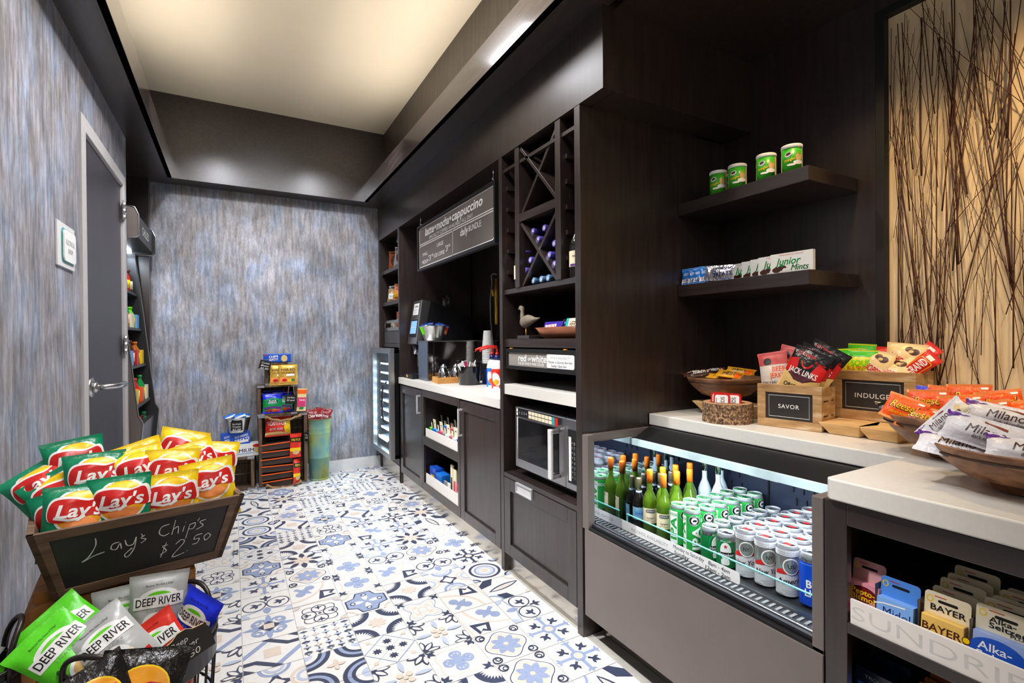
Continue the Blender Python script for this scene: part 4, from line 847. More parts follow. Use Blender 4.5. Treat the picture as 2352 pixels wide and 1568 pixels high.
# ================================================================ chip bin, stand and wire baskets by the left wall
A = Vec((-.415, 1.526, .78)); E1 = Vec((.974, .225, 0)).normalized(); E2 = Vec((-E1.y, E1.x, 0)); BW, BD = .453, .36
byaw = math.degrees(math.atan2(E1.y, E1.x))
TB = TL(A.x, A.y, .60) @ rot(0, 0, byaw)
bn = thing('display_bin', 'wide chalkboard fronted wooden bin full of green and yellow chip bags', 'bin', T=TB)
def slant(u0, u1, d0, d1, m, mb, z=.18, t=.013):   # one tapering side between bottom edge (u..., d0) and top edge (..., d1)
    pass
bx0, bx1, tx0, tx1 = .045, .402, 0, BW; fd, ft, kd, kt = .045, 0, BD-.06, BD; Z1 = .18; th = .014
def quad3(p, q, m, mb):   # slab between two parallel quads
    mb.add(list(p)+list(q), [(0, 3, 2, 1), (4, 5, 6, 7), (0, 1, 5, 4), (1, 2, 6, 5), (2, 3, 7, 6), (3, 0, 4, 7)], m)
def fpt(s, t, o=0.):       # point on the slanting front: s across 0..1, t up 0..1, o = towards the room
    x = (bx0+(bx1-bx0)*s)*(1-t)+(tx0+(tx1-tx0)*s)*t; y = fd*(1-t)+ft*t
    return Vec((x, y-o, Z1*t))
fw_ = .085
m = MB()
for (s0, s1, t0, t1) in ((0, 1, 0, .13), (0, 1, .87, 1), (0, .075, .13, .87), (.925, 1, .13, .87)):
    quad3([fpt(s0, t0, .0), fpt(s1, t0, 0), fpt(s1, t0, -th), fpt(s0, t0, -th)], [fpt(s0, t1, 0), fpt(s1, t1, 0), fpt(s1, t1, -th), fpt(s0, t1, -th)], BINW, m)
m.build('front_frame', bn, bevel=.001)
m = MB(); quad3([fpt(.075, .13, -.004), fpt(.925, .13, -.004), fpt(.925, .13, -.009), fpt(.075, .13, -.009)], [fpt(.075, .87, -.004), fpt(.925, .87, -.004), fpt(.925, .87, -.009), fpt(.075, .87, -.009)], CHALKB, m)
def chalkf(u, v, o): s = .5+u/.41; t = .5+v/.18; q = fpt(s, t, -.004+o+.0003); return tuple(q)
def hand(pts, w=.0022, m=CHALK):
    q = cat(pts, False, 5) if len(pts) > 2 else pts
    return st(q, [w*(.7+.5*abs(math.sin(k*.5))) for k in range(len(q))], m)
its = [hand([(-.098, .050), (-.10, .03), (-.115, .005), (-.13, -.006), (-.105, .004), (-.085, .008)]), hand([(-.055, .026), (-.068, .024), (-.072, .012), (-.062, .008), (-.054, .022), (-.052, .006)]), hand([(-.044, .028), (-.04, .012), (-.028, .012), (-.022, .030), (-.026, .0), (-.04, -.02), (-.046, -.012), (-.03, .002)]), hand([(-.012, .036), (-.008, .028)]), hand([(-.004, .030), (-.012, .024), (-.002, .018), (-.012, .010)]),
       hand([(.046, .046), (.030, .042), (.026, .026), (.036, .016), (.048, .020)]), hand([(.058, .054), (.054, .014)]), hand([(.056, .028), (.066, .034), (.068, .014)]), hand([(.080, .032), (.078, .016)]), hand([(.081, .042), (.0815, .0405)]), hand([(.092, .034), (.088, -.006)]), hand([(.092, .032), (.104, .034), (.102, .020), (.090, .020)]), hand([(.112, .046), (.108, .038)]), hand([(.128, .038), (.114, .034), (.124, .022), (.110, .014)]),
       hand([(.048, -.012), (.036, -.014), (.046, -.028), (.032, -.036)]), hand([(.044, -.004), (.034, -.044)]), hand([(.066, -.016), (.078, -.006), (.086, -.016), (.062, -.050), (.092, -.046)]), hand([(.098, -.044), (.0985, -.0425)], .004),
       hand([(.128, -.002), (.112, -.004), (.110, -.014), (.122, -.014), (.120, -.026), (.108, -.028)]), hand([(.142, -.004), (.134, -.012), (.140, -.024), (.15, -.014), (.142, -.004)])]
m.decal(its, chalkf, None); m.build('chalkboard_panel', bn)
m = MB()
def side(xb, xt, o):
    quad3([Vec((xb, fd, 0)), Vec((xb, kd, 0)), Vec((xb+o, kd, 0)), Vec((xb+o, fd, 0))], [Vec((xt, ft, Z1)), Vec((xt, kt, Z1)), Vec((xt+o, kt, Z1)), Vec((xt+o, ft, Z1))], BINW, m)
side(bx0, tx0, th); m.build('side_board', bn, bevel=.001)
m = MB(); side(bx1-th, tx1-th, th); m.build('side_board', bn, bevel=.001)
m = MB(); quad3([Vec((bx0, kd-th, 0)), Vec((bx1, kd-th, 0)), Vec((bx1, kd, 0)), Vec((bx0, kd, 0))], [Vec((tx0, kt-th, Z1)), Vec((tx1, kt-th, Z1)), Vec((tx1, kt, Z1)), Vec((tx0, kt, Z1))], BINW, m); m.build('back_board', bn, bevel=.001)
m = MB(); m.box(bx0+.01, fd+.01, .0, bx1-.01, kd-.01, .012, BINW); m.build('bottom_board', bn)
def binpt(x, y, t):
    n = E2; d = _ray(x, y); o = A+E2*t; return CP+d*((o-CP).dot(n)/d.dot(n))
G = 'green chip bags in the chalkboard bin'; Y_ = 'yellow chip bags in the chalkboard bin'
for (k, v, px_, py_, t, dz, tl, rl, lab) in (
    ('laysg', 0, 152, 1178, .105, -12, -16, -12, 'green chip bag at the far left end of the front row, picture half hidden'),
    ('laysg', 1, 184, 1172, .05, 6, -14, 6, 'green chip bag second from left in the front row of the bin'),
    ('laysg', 2, 281, 1148, .05, -6, -10, -1, 'green chip bag in the front row touching the front yellow one'),
    ('laysy', 0, 397, 1138, .05, -8, -10, -2, 'yellow chip bag in the front row right beside the green ones'),
    ('laysy', 1, 484, 1104, .075, -10, -12, -7, 'yellow chip bag at the right end of the front row, flavour word showing'),
    ('laysg', 2, 100, 1108, .20, -6, -32, -36, 'dark green chip bag leaning at the far left back of the bin'),
    ('laysg', 0, 146, 1124, .16, -2, -26, -30, 'green chip bag slanting at the left, just behind the front row'),
    ('laysg', 1, 226, 1090, .15, 2, -16, 0, 'green chip bag in the second row beside the yellow heap'),
    ('laysg', 0, 182, 1056, .23, 8, -14, -6, 'green chip bag standing highest of the greens by the dark door'),
    ('laysy', 2, 328, 1074, .15, 4, -20, -14, 'yellow chip bag slanting left in the second row beside the greens'),
    ('laysy', 0, 330, 1058, .23, 6, -18, -14, 'yellow chip bag with only its top strip showing at the heap\'s back left'),
    ('laysy', 1, 400, 1080, .125, -6, -14, 5, 'yellow chip bag wedged behind the front yellow one'),
    ('laysy', 2, 420, 1030, .28, -8, -16, 16, 'yellow chip bag at the very top back of the yellow heap'),
    ('laysy', 0, 452, 1056, .20, 4, -22, -12, 'yellow chip bag slanting up to the right in the back row'),
    ('laysy', 2, 496, 1056, .26, -12, -16, 8, 'yellow chip bag peeking out at the back right corner of the heap')):
    c = binpt(px_, py_, t); tilt_ = rot(0, 0, byaw+dz) @ rot(tl, 0, 0) @ rot(0, rl, 0)
    bagc(k, v, lab, 'chips', c-(tilt_ @ Vec((.004, -.02, .024))), byaw+dz, tl, rl, G if 'laysg' == k else Y_)
# ---- reclaimed wood stand
sd = thing('wooden_stand', 'reclaimed wood stand with rounded corners under the chalkboard bin', 'stand', T=TL(-.455, 1.63, 0) @ rot(0, 0, 8))
m = MB(); m.prism([(0, 0), (.026, 0), (.026, .52), (.05, .548), (.36, .548), (.36, .575), (.04, .575), (.012, .562), (0, .54)], 0, .30, RECLAIM, T=XZ)
m.build('frame', sd, bevel=.002)
m = MB(); m.box(.334, 0, 0, .36, .30, .548, mat('pinkish plank', (168, 128, 112), .6, var=.15)); m.build('side_plank', sd, bevel=.001)
m = MB(); m.box(.026, .09, .0, .334, .10, .55, BROWNW)
for k in range(6): m.box(.026+.0513*k, .07+.004*(k % 2), 0, .075+.0513*k, .09, .548, (RECLAIM, BROWNW, RECLAIM, BROWNW, RECLAIM, RECLAIM)[k] if k != 1 else mat('dark plank', (92, 52, 26), .5, var=.3))
m.build('back_planks', sd)
m = MB(); m.box(.02, .02, .573, .345, .30, .6, RECLAIM); m.build('top_slab', sd, bevel=.002)
# ---- round iron basket with kettle chips
def basket(label, cx, cy, r, zr, hand_angles, h=None, rb=.8, wires=26):
    b = thing('wire_basket', label, 'basket', (cx, cy, 0))
    m = MB(); n = 40
    m.lathe([(r*.97, zr-.075), (r, zr-.07), (r*1.0, zr-.004), (r*1.02, zr), (r*.985, zr), (r*.965, zr-.006), (r*.945, zr-.073)], DGREY, n); m.build('rim_band', b)
    m = MB(); m.tube([(r*1.005*math.cos(2*PI*k/n), r*1.005*math.sin(2*PI*k/n), zr-.02) for k in range(n)], .0035, DGREY, 6, closed=True)
    m.tube([(r*math.cos(2*PI*k/n), r*math.sin(2*PI*k/n), zr) for k in range(n)], .0045, IRON, 6, closed=True); m.build('rim_bead', b)
    m = MB(); z0 = .012
    for k in range(wires):
        a = 2*PI*k/wires; m.tube([(r*.98*math.cos(a), r*.98*math.sin(a), zr-.07), (r*(rb*.5+.5)*math.cos(a), r*(rb*.5+.5)*math.sin(a), (zr+z0)/2), (r*rb*math.cos(a), r*rb*math.sin(a), z0)], .0022, BLACK, 5)
    for z, q in ((z0, rb), ((zr+z0)*.36, rb+.26*(1-rb)+.03), ((zr+z0)*.66, rb+.66*(1-rb))): m.tube([(r*q*math.cos(2*PI*k/n), r*q*math.sin(2*PI*k/n), z) for k in range(n)], .003, BLACK, 5, closed=True)
    m.build('wire_body', b)
    m = MB(); m.cyl(r*rb, .012, .018, BLACK, 30); m.build('base_plate', b)
    for a, spread, hh in hand_angles:
        m = MB(); pts = []
        for k in range(17):
            t = PI*k/16; aa = R(a)+R(spread)*math.cos(t); rr = r*(1+.03*math.sin(t)); pts.append((rr*math.cos(aa), rr*math.sin(aa), zr-.03+(hh+.03)*math.sin(t)**.7))
        m.tube(pts, .0058, IRON, 10); m.build('handle', b)
    return b
BKX, BKY, BKZ = -.192, 1.445, .53
basket('round iron wire basket of kettle chips in front of the wooden stand', BKX, BKY, .15, BKZ, ((-118, 27, .05), (52, 26, .055)))
D_ = 'kettle chip bags in the round iron basket'
for (k, v, px_, py_, y, dz, tl, rl, lab) in (
    ('drgrey', 0, 362, 1402, 1.53, 8, -12, 5, 'silver grey kettle chip bag standing tallest in the round iron basket'),
    ('drgrey', 1, 285, 1432, 1.555, 2, -14, -2, 'silver grey kettle chip bag half hidden behind the tall one'),
    ('drlime', 0, 176, 1462, 1.48, 14, -34, -38, 'lime green kettle chip bag leaning upper left over the basket rim'),
    ('drlime', 1, 160, 1502, 1.41, 14, -36, -42, 'lime green kettle chip bag lower left, hanging out over the rim'),
    ('drgrey', 2, 262, 1492, 1.40, 6, -36, -34, 'silver grey kettle chip bag tilted left at the front of the basket'),
    ('drred', 0, 372, 1500, 1.41, -4, -24, -32, 'red kettle chip bag tilted at the basket front behind the chalk tag'),
    ('drblue', 1, 446, 1440, 1.47, -46, -10, 16, 'blue kettle chip bag turned sideways at the right of the basket')):
    bagc(k, v, lab, 'chips', PY(px_, py_, y), dz, tl, rl, D_, scale=.97)
p = PY(430, 1486, 1.292)
tg = thing('price_tag', 'small grey chalk sign with scalloped top clipped on the round basket', 'sign', T=TL(*p) @ rot(0, 0, 22) @ rot(-8, 0, 0) @ rot(0, -14, 0))
m = MB(); ol = [(-.05, -.03), (.05, -.03), (.05, .012), (.042, .026), (.02, .03), (.008, .038), (-.008, .038), (-.02, .03), (-.042, .024), (-.05, .010)]
m.prism(ol, 0, .004, TAN, T=XZ @ Mx.Scale(1.0, 4)); m.decal([poly(ol, CHALKB), tx('Deep', -.012, .018, .012, CHALK, .036, .2), tx('River', .004, .002, .012, CHALK, .04, .2), tx('$2.50', -.004, -.018, .013, CHALK, .05, .15)], fxz(0, 0, 0)); m.build('board', tg)
p = PY(470, 1530, 1.40); bagc('drred', 2, 'red chip bag low inside the round basket, seen through its wires', 'chips', (BKX+.055, BKY-.02, .36), 30, -4, 6, D_, scale=.8)
basket('dark iron wire basket with a black chip bag at the bottom edge', -.16, 1.14, .12, .40, ((40, 26, .05),))
q = PY(315, 1612, 1.14); bagc('black', 0, 'shiny black chip bag at the bottom edge in front of the round basket', 'chips', q, 6, -26, 14, None, scale=.72)
q2 = PY(225, 1630, 1.12); bagc('black', 1, 'shiny black chip bag at bottom left, only its crumpled corner in view', 'chips', q2, 16, -30, -18, None, scale=.62)
lb = PX(-30, 1545, -.46)
basket('dark iron wire basket beside the left wall, only its looped handle in view', -.487, lb.y+.02, .072, lb.z, ((20, 48, .085),), wires=16)
bagc('drgrey', 0, 'grey chip bag corner in the basket against the left wall', 'chips', (-.505, lb.y+.0, lb.z+.0), 30, -10, 34, None, scale=.7)
bagc('drlime', 2, 'green chip bag low in the basket against the left wall', 'chips', (-.49, lb.y+.03, lb.z-.06), 10, -6, 10, None, scale=.6)

# ================================================================ crates and can in the far corner
def crate(name, label, w, d, h, T, mtl, openf='front', rope=False, n=5):
    """slatted wooden crate lying on its side: open towards -y"""
    c = thing(name, label, 'crate', T=T)
    for sx in (0, 1):
        m = MB(); x0 = 0 if sx == 0 else w-.012
        for k in range(n):
            a = d*k/n; m.box(x0, a+.004, 0, x0+.012, a+d/n-.004, h, mtl)
        m.box(x0+(.012 if sx == 0 else -.012), .005, .01, x0+(.024 if sx == 0 else 0), .03, h-.01, mtl); m.build('side_slats', c)
    for z0 in (0, h-.012):
        m = MB()
        for k in range(n): a = d*k/n; m.box(.012, a+.004, z0, w-.012, a+d/n-.004, z0+.012, mtl)
        m.build('top_slats' if z0 else 'bottom_slats', c)
    m = MB()
    nb = max(3, int(h/.07))
    for k in range(nb): z = h*k/nb; m.box(.012, d-.012, z+.004, w-.012, d, z+h/nb-.004, mtl)
    m.build('back_slats', c)
    for x0, x1 in ((-.001, .05), (w-.05, w+.001)):
        for z0, z1 in ((-.001, .014), (h-.014, h+.001)):
            m = MB(); m.box(x0, -.001, z0, x1, .045, z1, GALV); m.build('metal_corner', c)
    if rope:
        for z in rope:
            m = MB(); pts = [(.05+(w-.1)*k/12, -.012-.012*math.sin(PI*k/12), z-.035*math.sin(PI*k/12)+.004*math.sin(k*2.1)) for k in range(13)]
            m.tube(pts, [.016 if k in (0, 12) else .009 for k in range(13)], ROPE, 8); m.build('rope_handle', c)
    return c
YC = 4.585
crate('wooden_crate', 'tall slatted wooden crate on end with rope handles holding stacked chip packs', .37, .25, .60, TL(.178, YC, 0), BROWNW, rope=(.592, .03))
crate('wooden_crate', 'middle wooden crate stacked on the tall one, holding blue and green candy bags', .30, .22, .245, TL(.172, YC, .603), BROWNW)
crate('wooden_crate', 'small wooden crate at the top of the stack behind the gold candy bags', .225, .17, .185, TL(.232, YC+.02, .852), BROWNW)
crate('wooden_crate', 'low slatted wooden crate left of the stack under the white cracker box', .245, .22, .265, TL(-.10, YC+.06, 0) @ rot(0, 0, -6), BROWNW, n=6)
m = MB(); m.box(-.105, -.03, 0, .105, .03, .072, BLUE)
m.decal([tx('CHIPS', -.03, .012, .018, WHITE, .07, 0, .02, 4), tx('AHOY!', -.03, -.012, .018, WHITE, .07, 0, .02, 4), el(.052, -.004, .024, .028, TAN), poly([(-.1, .02), (-.09, .034), (-.075, .034), (-.09, .016)], RED), tx('King Size', -.08, -.026, .006, WHITE, .03)], fxz(0, -.03, .036)); o = m.build('cookie_pack', T=TL(.325, YC+.06, 1.04), bevel=.006); tag(o, 'blue cookie packet lying on top of the crate stack', 'cookies')
bagc('haribo', 0, 'gold gummy candy bag at the front right of the small top crate', 'candy', (.40, YC-.025, .852+.085), 0, -5, 0, 'gold gummy bags')
bagc('haribo', 1, 'gold gummy candy bag half hidden behind its twin on the crate stack', 'candy', (.335, YC+.012, .852+.082), 0, -5, 0, 'gold gummy bags')
bagc('forest', 0, 'blue and green candy bag at the front of the middle crate', 'candy', (.285, YC+.03, .70), 0, -10, 0, 'blue green candy bags')
bagc('forest', 1, 'blue and green candy bag right of the front one, behind the chalk tag', 'candy', (.365, YC+.06, .703), 0, -12, 0, 'blue green candy bags')
bagc('forest', 2, 'blue and green candy bag standing at the back of the middle crate', 'candy', (.30, YC+.12, .715), 0, -10, 0, 'blue green candy bags')
bagc('hangcandy', 0, 'narrow pink and cream candy bag hanging on the right of the middle crate', 'candy', (.505, YC-.02, .72), 10, 0, 4)
def chalk_tag(label, c, rz, rl, lines, w=.085, h=.075, cord=None):
    t = thing('chalk_tag', label, 'sign', T=TL(*c) @ rot(0, 0, rz) @ rot(0, rl, 0))
    m = MB(); m.box(-w/2, 0, -h/2, w/2, .004, h/2, MATTE); m.decal([tx(s, 0, h*(.22-.3*k), h*.17, CHALK, w*.7, .15, .006) for k, s in enumerate(lines)], fxz(0, 0, 0)); m.build('board', t)
    if cord:
        m = MB(); m.tube([(-w*.3, .002, h/2-.006), (cord[0], .004, cord[1])], .0022, ROPE, 6); m.tube([(w*.3, .002, h/2-.006), (cord[0]+.03, .004, cord[1])], .0022, ROPE, 6); m.build('cord', t)
    return t
chalk_tag('black chalk tag hanging at the left of the top crate', PY(609, 838, YC-.02), 0, 14, ('Cookie', 'Box', '$2.50'), cord=(.05, .07))
chalk_tag('black chalk tag hanging on cords inside the middle crate', PY(668, 917, YC-.03), 0, 4, ('Jelly Beans', '$2 each'), cord=(-.02, .13))
chalk_tag('black chalk tag on the right side of the tall crate', PY(704, 1003, YC-.02), -60, 0, ('Chips', '$3'), w=.05)
DKP = mat('dark brown pack', (64, 52, 46), .4, bump=.3)
def flat(k, lb_, c):
    m = MB(); W_, D2, H_ = .125, .10, .027
    m.lathe([(.0, -H_), (.7, -H_), (.98, -H_*.5), (1, 0), (.98, H_*.5), (.7, H_), (0, H_)], DKP, 28, sx=W_, sy=D2)
    m.box(-W_*.98, -D2-.012, H_-.006, W_*.98, -D2*.5, H_-.003, DKP); m.box(-W_, -D2-.016, H_-.007, W_, -D2-.006, H_+.001, ORANGE)
    m.box(-W_*.97, -D2-.006, -H_*.9, W_*.97, -D2*.3, H_-.008, DKP)
    tag(m.build('snack_bag', T=TL(*c) @ rot(0, 0, (k*5 % 7)-3) @ rot(0, (k*7 % 5)-3, 0), bevel=.004), lb_, 'chips', 'flat chip packs in the tall crate')
for k in range(6):
    flat(k, ['orange edged chip pack lying flat, %s of the stack in the tall crate' % s for s in ('bottom', 'second from bottom', 'third from bottom', 'fourth from bottom', 'fifth from bottom', 'topmost')][k], (.315, YC+.115, .03+.062*k))
bagc('tostitos', 0, 'red tortilla chip bag standing on top of the flat packs in the tall crate', 'chips', (.325, YC+.05, .415+.085), 0, -8, 0, scale=.95)
bagc('standpack', 0, 'orange red pack standing upper right in front of the flat stack', 'chips', (.455, YC+.0, .335), 14, -4, 3, 'upright packs in the tall crate', scale=.95)
bagc('standpack', 1, 'orange red pack standing at the bottom right of the tall crate', 'chips', (.462, YC-.005, .118), 50, -4, 8, 'upright packs in the tall crate', scale=.95)
# low crate goods
T0 = TL(-.062, YC+.075, .268)
card_box('cracker_box', .245, .08, .105, WHITE, [tx('PREMIUM', -.022, -.002, .03, NAVY, .185, 0, .016), poly([(-.12, .05), (-.12, .02), (-.09, .05)], RED), ln(-.12, -.03, .07, -.026, .006, LBLUE), el(.095, -.002, .022, .030, TAN), el(.09, .03, .03, .014, RED)], 'white cracker box on the low slatted crate', 'box', TL(.075, YC+.085, .268) @ rot(0, 0, 4))
for k, (dx, dy, lb_) in enumerate(((-.0, 0, 'blue and white rice treat carton in front on the cracker box'), (-.10, .012, 'blue rice treat carton at the left on the cracker box'))):
    card_box('treat_carton', .145 if k == 0 else .07, .05, .095, BLUE, [tx('RICE KRISPIES', .01, .018, .016, WHITE, .10 if k == 0 else .05, .2, .012, 12), poly([(-.06, -.045), (.06, -.03), (.06, -.01), (-.06, -.028)] if k == 0 else [(-.03, -.04), (.03, -.03), (.03, -.01), (-.03, -.02)], WHITE), tx('TREATS', .015, -.012, .024, WHITE, .11 if k == 0 else .05, .2, .02, 14)], lb_, 'box', TL(.045+dx, YC+.088+dy, .3735) @ rot(0, 0, 2+4*k), 'treat cartons')
tub = thing('metal_tub', 'flared tin tub of blue treat packs on the low crate goods', 'tub', (.028, YC+.115, .469))
m = MB(); m.lathe([(.068, 0), (.072, .004), (.098, .118), (.102, .122), (.096, .122), (.07, .008), (0, .006)], TIN, 28, sy=.62); m.build('shell', tub)
chalk_tag('black chalk label on the front of the tin tub', (.02, YC+.05, .53), 0, 0, ('Rice Krispie', 'Treats', '$2.50'), w=.085, h=.075)
for k, (dx, dy, rl) in enumerate(((-.055, 0, -20), (-.02, .01, 8), (.02, -.005, -12), (.05, .01, 16))):
    bagc('treat', k, 'blue and white treat pack in the tin tub, %s' % ('leftmost', 'second from left', 'third from left', 'rightmost')[k], 'snack', (.028+dx, YC+.115+dy, .59), 10*k-10, -20, rl, 'treat packs in the tin tub')
# patinated can with nacho bags
cn = thing('metal_can', 'tall green and blue patinated metal can beside the crates', 'can', (.655, YC+.10, 0))
m = MB(); m.lathe([(.078, 0), (.082, .006), (.082, .014), (.079, .018), (.094, .40), (.095, .405), (.0965, .41), (.095, .415), (.0975, .445), (.0985, .45), (.0975, .455), (.101, .525), (.108, .532), (.108, .54), (.100, .538), (.097, .52), (.08, .02), (0, .018)], PATINA, 36); m.build('shell', cn)
m = MB(); m.tube([(.106*math.cos(2*PI*k/36), .106*math.sin(2*PI*k/36), .537) for k in range(36)], .005, mat('rusty rim', (120, 84, 56), .6, var=.25), 6, closed=True); m.build('rim', cn)
bagc('doritos', 0, 'dark red nacho chip bag at the left in the patinated can', 'chips', (.625, YC+.085, .535), 4, -18, -3, 'nacho chip bags in the can', scale=.8)
bagc('doritos', 1, 'dark red nacho chip bag at the right in the patinated can', 'chips', (.685, YC+.11, .53), -24, -16, 10, 'nacho chip bags in the can', scale=.8)
# ================================================================ bottles and cans in the open drinks cooler
ZD = DK+.001
def make_can(key, r, h, body, art, tabm, name='drink_can'):
    c = thing(name, None, 'can')
    m = MB(); m.lathe([(r*.72, 0), (r*.80, .003), (r*.97, .012), (r, .018), (r, h-.022), (r*.96, h-.016), (r*.86, h-.006), (r*.84, h-.003)], body, 26)
    if art: m.decal(art(r, h), fcyl(r+.0003, h/2), (r*.25, 0), dz=.00025)
    m.build('body', c)
    m = MB(); m.lathe([(r*.97, h-.0165), (r*.85, h-.005), (r*.86, h-.001), (r*.845, h), (r*.82, h-.001), (r*.80, h-.006), (r*.4, h-.005), (0, h-.005)], LIDM, 26); m.build('lid', c)
    m = MB(); m.prism([(-.006, -.012), (.006, -.012), (.008, -.004), (.007, .008), (0, .011), (-.007, .008), (-.008, -.004)], h-.0045, h-.0028, tabm, T=rot(0, 0, 35)); m.build('tab', c)
    return c
def goose(r, h):
    G2 = pr('hop green print', (36, 160, 62))
    its = [rc(-PI*r*.98, -h*.44, PI*r*.98, h*.36, G2)]
    for o in (-PI*r*.5, PI*r*.5-.012, PI*r*.06): its += []
    its += [rc(-.052, -h*.42, -.018, h*.35, WHITE), tx('GOOSE', -.035, h*.27, .010, G2, .032, 0, .014), tx('IPA', -.035, -.01, .026, G2, .085, 0, .03, 90),
            tx('IPA', .02, -.022, .030, WHITE, .085, 0, .03, 90), el(.012, .042, .019, .019, WHITE), el(.012, .042, .018, .018, INK), el(.012, .042, .011, .011, WHITE), tx('GOOSE', .012, .0555, .0035, WHITE, .018), tx('ISLAND', .012, .0285, .0035, WHITE, .018), hl(.013, .042, .014, INK),
            tx('GOOSE', .06, h*.27, .013, WHITE, .05, 0, .014), tx('GOOSE', -.075, h*.27, .013, WHITE, .05, 0, .014)]
    return its
def heine(r, h):
    G2 = pr('lager green print', (0, 112, 52)); G3 = pr('lager light green print', (60, 170, 80))
    return [rc(-PI*r*.98, -h*.46, PI*r*.98, h*.27, G2), el(.004, .0, .027, .044, G3), el(.004, .0, .0255, .042, G2), el(.004, .002, .018, .030, WHITE), poly([(-.022, -.018), (.032, -.016), (.032, -.001), (-.022, -.003)], INK), tx('Heineken', .005, -.0095, .010, WHITE, .05, 0, .012), star(.004, .018, .0075, RED, 5, .42, PI/2), rc(-.01, -.045, .016, -.024, WHITE, .006), tx('IN HOLLAND', .004, .036, .005, WHITE, .03)]
def newy(word, code):
    def f(r, h):
        S = mat('can silver print', (176, 170, 164), .3, .7)
        return [rc(-PI*r*.98, -h*.47, PI*r*.98, h*.28, S), rc(-PI*r*.98, -h*.47, PI*r*.98, -h*.02, pr('can pale print', (214, 212, 214), .4)), rc(-PI*r*.98, h*.30, PI*r*.98, h*.42, pr('can pale print', (214, 212, 214), .4)), tx('BREWED BY OUR ORIGINAL ALL NATURAL PROCESS', 0, h*.37, .0035, GREYI, .075), tx('FROM RICE HOPS AND BEST BARLEY MALT', 0, h*.33, .0035, GREYI, .07),
                poly([(-.046, -.002), (-.02, .010), (.04, .004), (.05, .012), (.05, .0), (0, -.004), (-.046, -.012)], RED), el(.0, .018, .024, .026, GREYI), el(.0, .018, .0228, .0248, WHITE), el(.0, .018, .0195, .0215, S), tx(code, .0, .018, .012, INK, .018, 0, .01), tx(word, .0, -.026, .016, INK, .082, .35, .012, 6), tx('THE KING OF NATURAL BEER', 0, -.056, .0035, GREYI, .05), tx('BREWED SLOW', 0, -.064, .003, GREYI, .03)]
    return f
def bud(r, h): return [rc(-PI*r*.98, -h*.46, PI*r*.98, h*.34, pr('deep blue print', (20, 74, 200), .25)), tx('BUD', -.004, -.008, .022, WHITE, .055, 0, .03), tx('LIGHT', .0, -.034, .020, WHITE, .07, 0, .03), rc(-.05, h*.30, .05, h*.31, LBLUE)]
RC_, SH, TH = .0322, .119, .158
protos = {'goose': make_can('g', RC_, TH, pr('hop green can', (36, 160, 62), .25), goose, ALU), 'lager': make_can('h', RC_, SH, ALU, heine, ALU), 'ny': make_can('n', RC_, TH, ALU, newy('New York', 'NY'), RED), 'us': make_can('u', RC_, TH, ALU, newy('America', 'US'), RED), 'bud': make_can('b', RC_, TH, ALU, bud, ALU)}
used = set(); ords = ['front', 'second', 'third', 'fourth', 'fifth', 'back']
ROWS = [('goose', 1.379, 'green tall can in the %s row of the green column beside the bottles'), ('goose', 1.305, 'green tall can in the %s row of the second green column from the bottles'), ('lager', 1.232, 'short green and white can in the %s row, left of the two short columns'), ('lager', 1.159, 'short green and white can in the %s row, right of the two short columns'),
        ('ny', 1.085, 'silver tall can in the %s row of the leftmost silver column'), ('ny', 1.012, 'silver tall can in the %s row of the middle silver column'), ('us', .940, 'silver tall can in the %s row, rightmost silver column'), ('bud', .866, 'tall blue can in the %s row at the right end of the cooler')]
GR = {'goose': 'green tall cans in the cooler', 'lager': 'short green cans in the cooler', 'ny': 'silver tall cans in the cooler', 'us': 'silver tall cans in the cooler', 'bud': 'cans at the right end of the cooler'}
for k, y, lab in ROWS:
    for j in range(6):
        kk = k
        if k == 'bud' and j: kk = 'us'
        x = 1.502+.0735*j; T = TL(x, y+.004*math.sin(j*2.3+y*40), ZD) @ rot(0, 0, -42+rnd.uniform(-22, 30) if kk != 'bud' else -30)
        lb_ = lab % ords[j] if not (k == 'bud' and j) else 'silver tall can in the %s row behind the blue can at the right end' % ords[j]
        if kk in used: dup(protos[kk], lb_, T=T, group=GR[k])
        else: protos[kk].matrix_basis = T; tag(protos[kk], lb_, None, GR[k]); used.add(kk)
fc = dup(protos['lager'], 'green can fallen over at the front right corner of the cooler', T=TL(1.372, .765, ZD+.0335) @ rot(0, 0, 38) @ rot(90, 0, 0)); 
def make_bottle(parts, key):
    b = thing('wine_bottle', None, 'bottle'); names = ('glass_body', 'capsule', 'paper_label')
    for mb_, n in zip(parts, names): mb_.build(n, b)
    return b
WL = [rc(-.02, .012, .02, .026, mat('grey label badge', (92, 92, 90), .5), .005), tx('ESTATE', 0, .019, .006, WHITE, .03), tx('Sauvignon', 0, -.008, .007, INK, .032, .25), st([(-.018, -.022), (-.006, -.014), (.004, -.022), (.018, -.018)], .0015, GREYI)]
ORC = mat('orange capsule', (244, 122, 26), .35); FOILC = mat('champagne foil', (180, 164, 132), .3, .7)
bo = make_bottle(bottle(.029, .254, .085, GLGREEN, ORC, .052, WL, CREAM), 'o')
bp_ = make_bottle(bottle(.027, .205, .06, GLDARK, FOILC, .055, [rc(-.02, -.012, .02, .012, LBLUE), tx('PROSECCO', 0, 0, .006, NAVY, .034)], mat('pale blue label', (140, 190, 214), .45)), 'p')
m = MB(); m.lathe([(.0125, .140), (.0128, .152)], mat('neck ribbon', (190, 206, 226), .5), 16); m.build('neck_band', bp_)
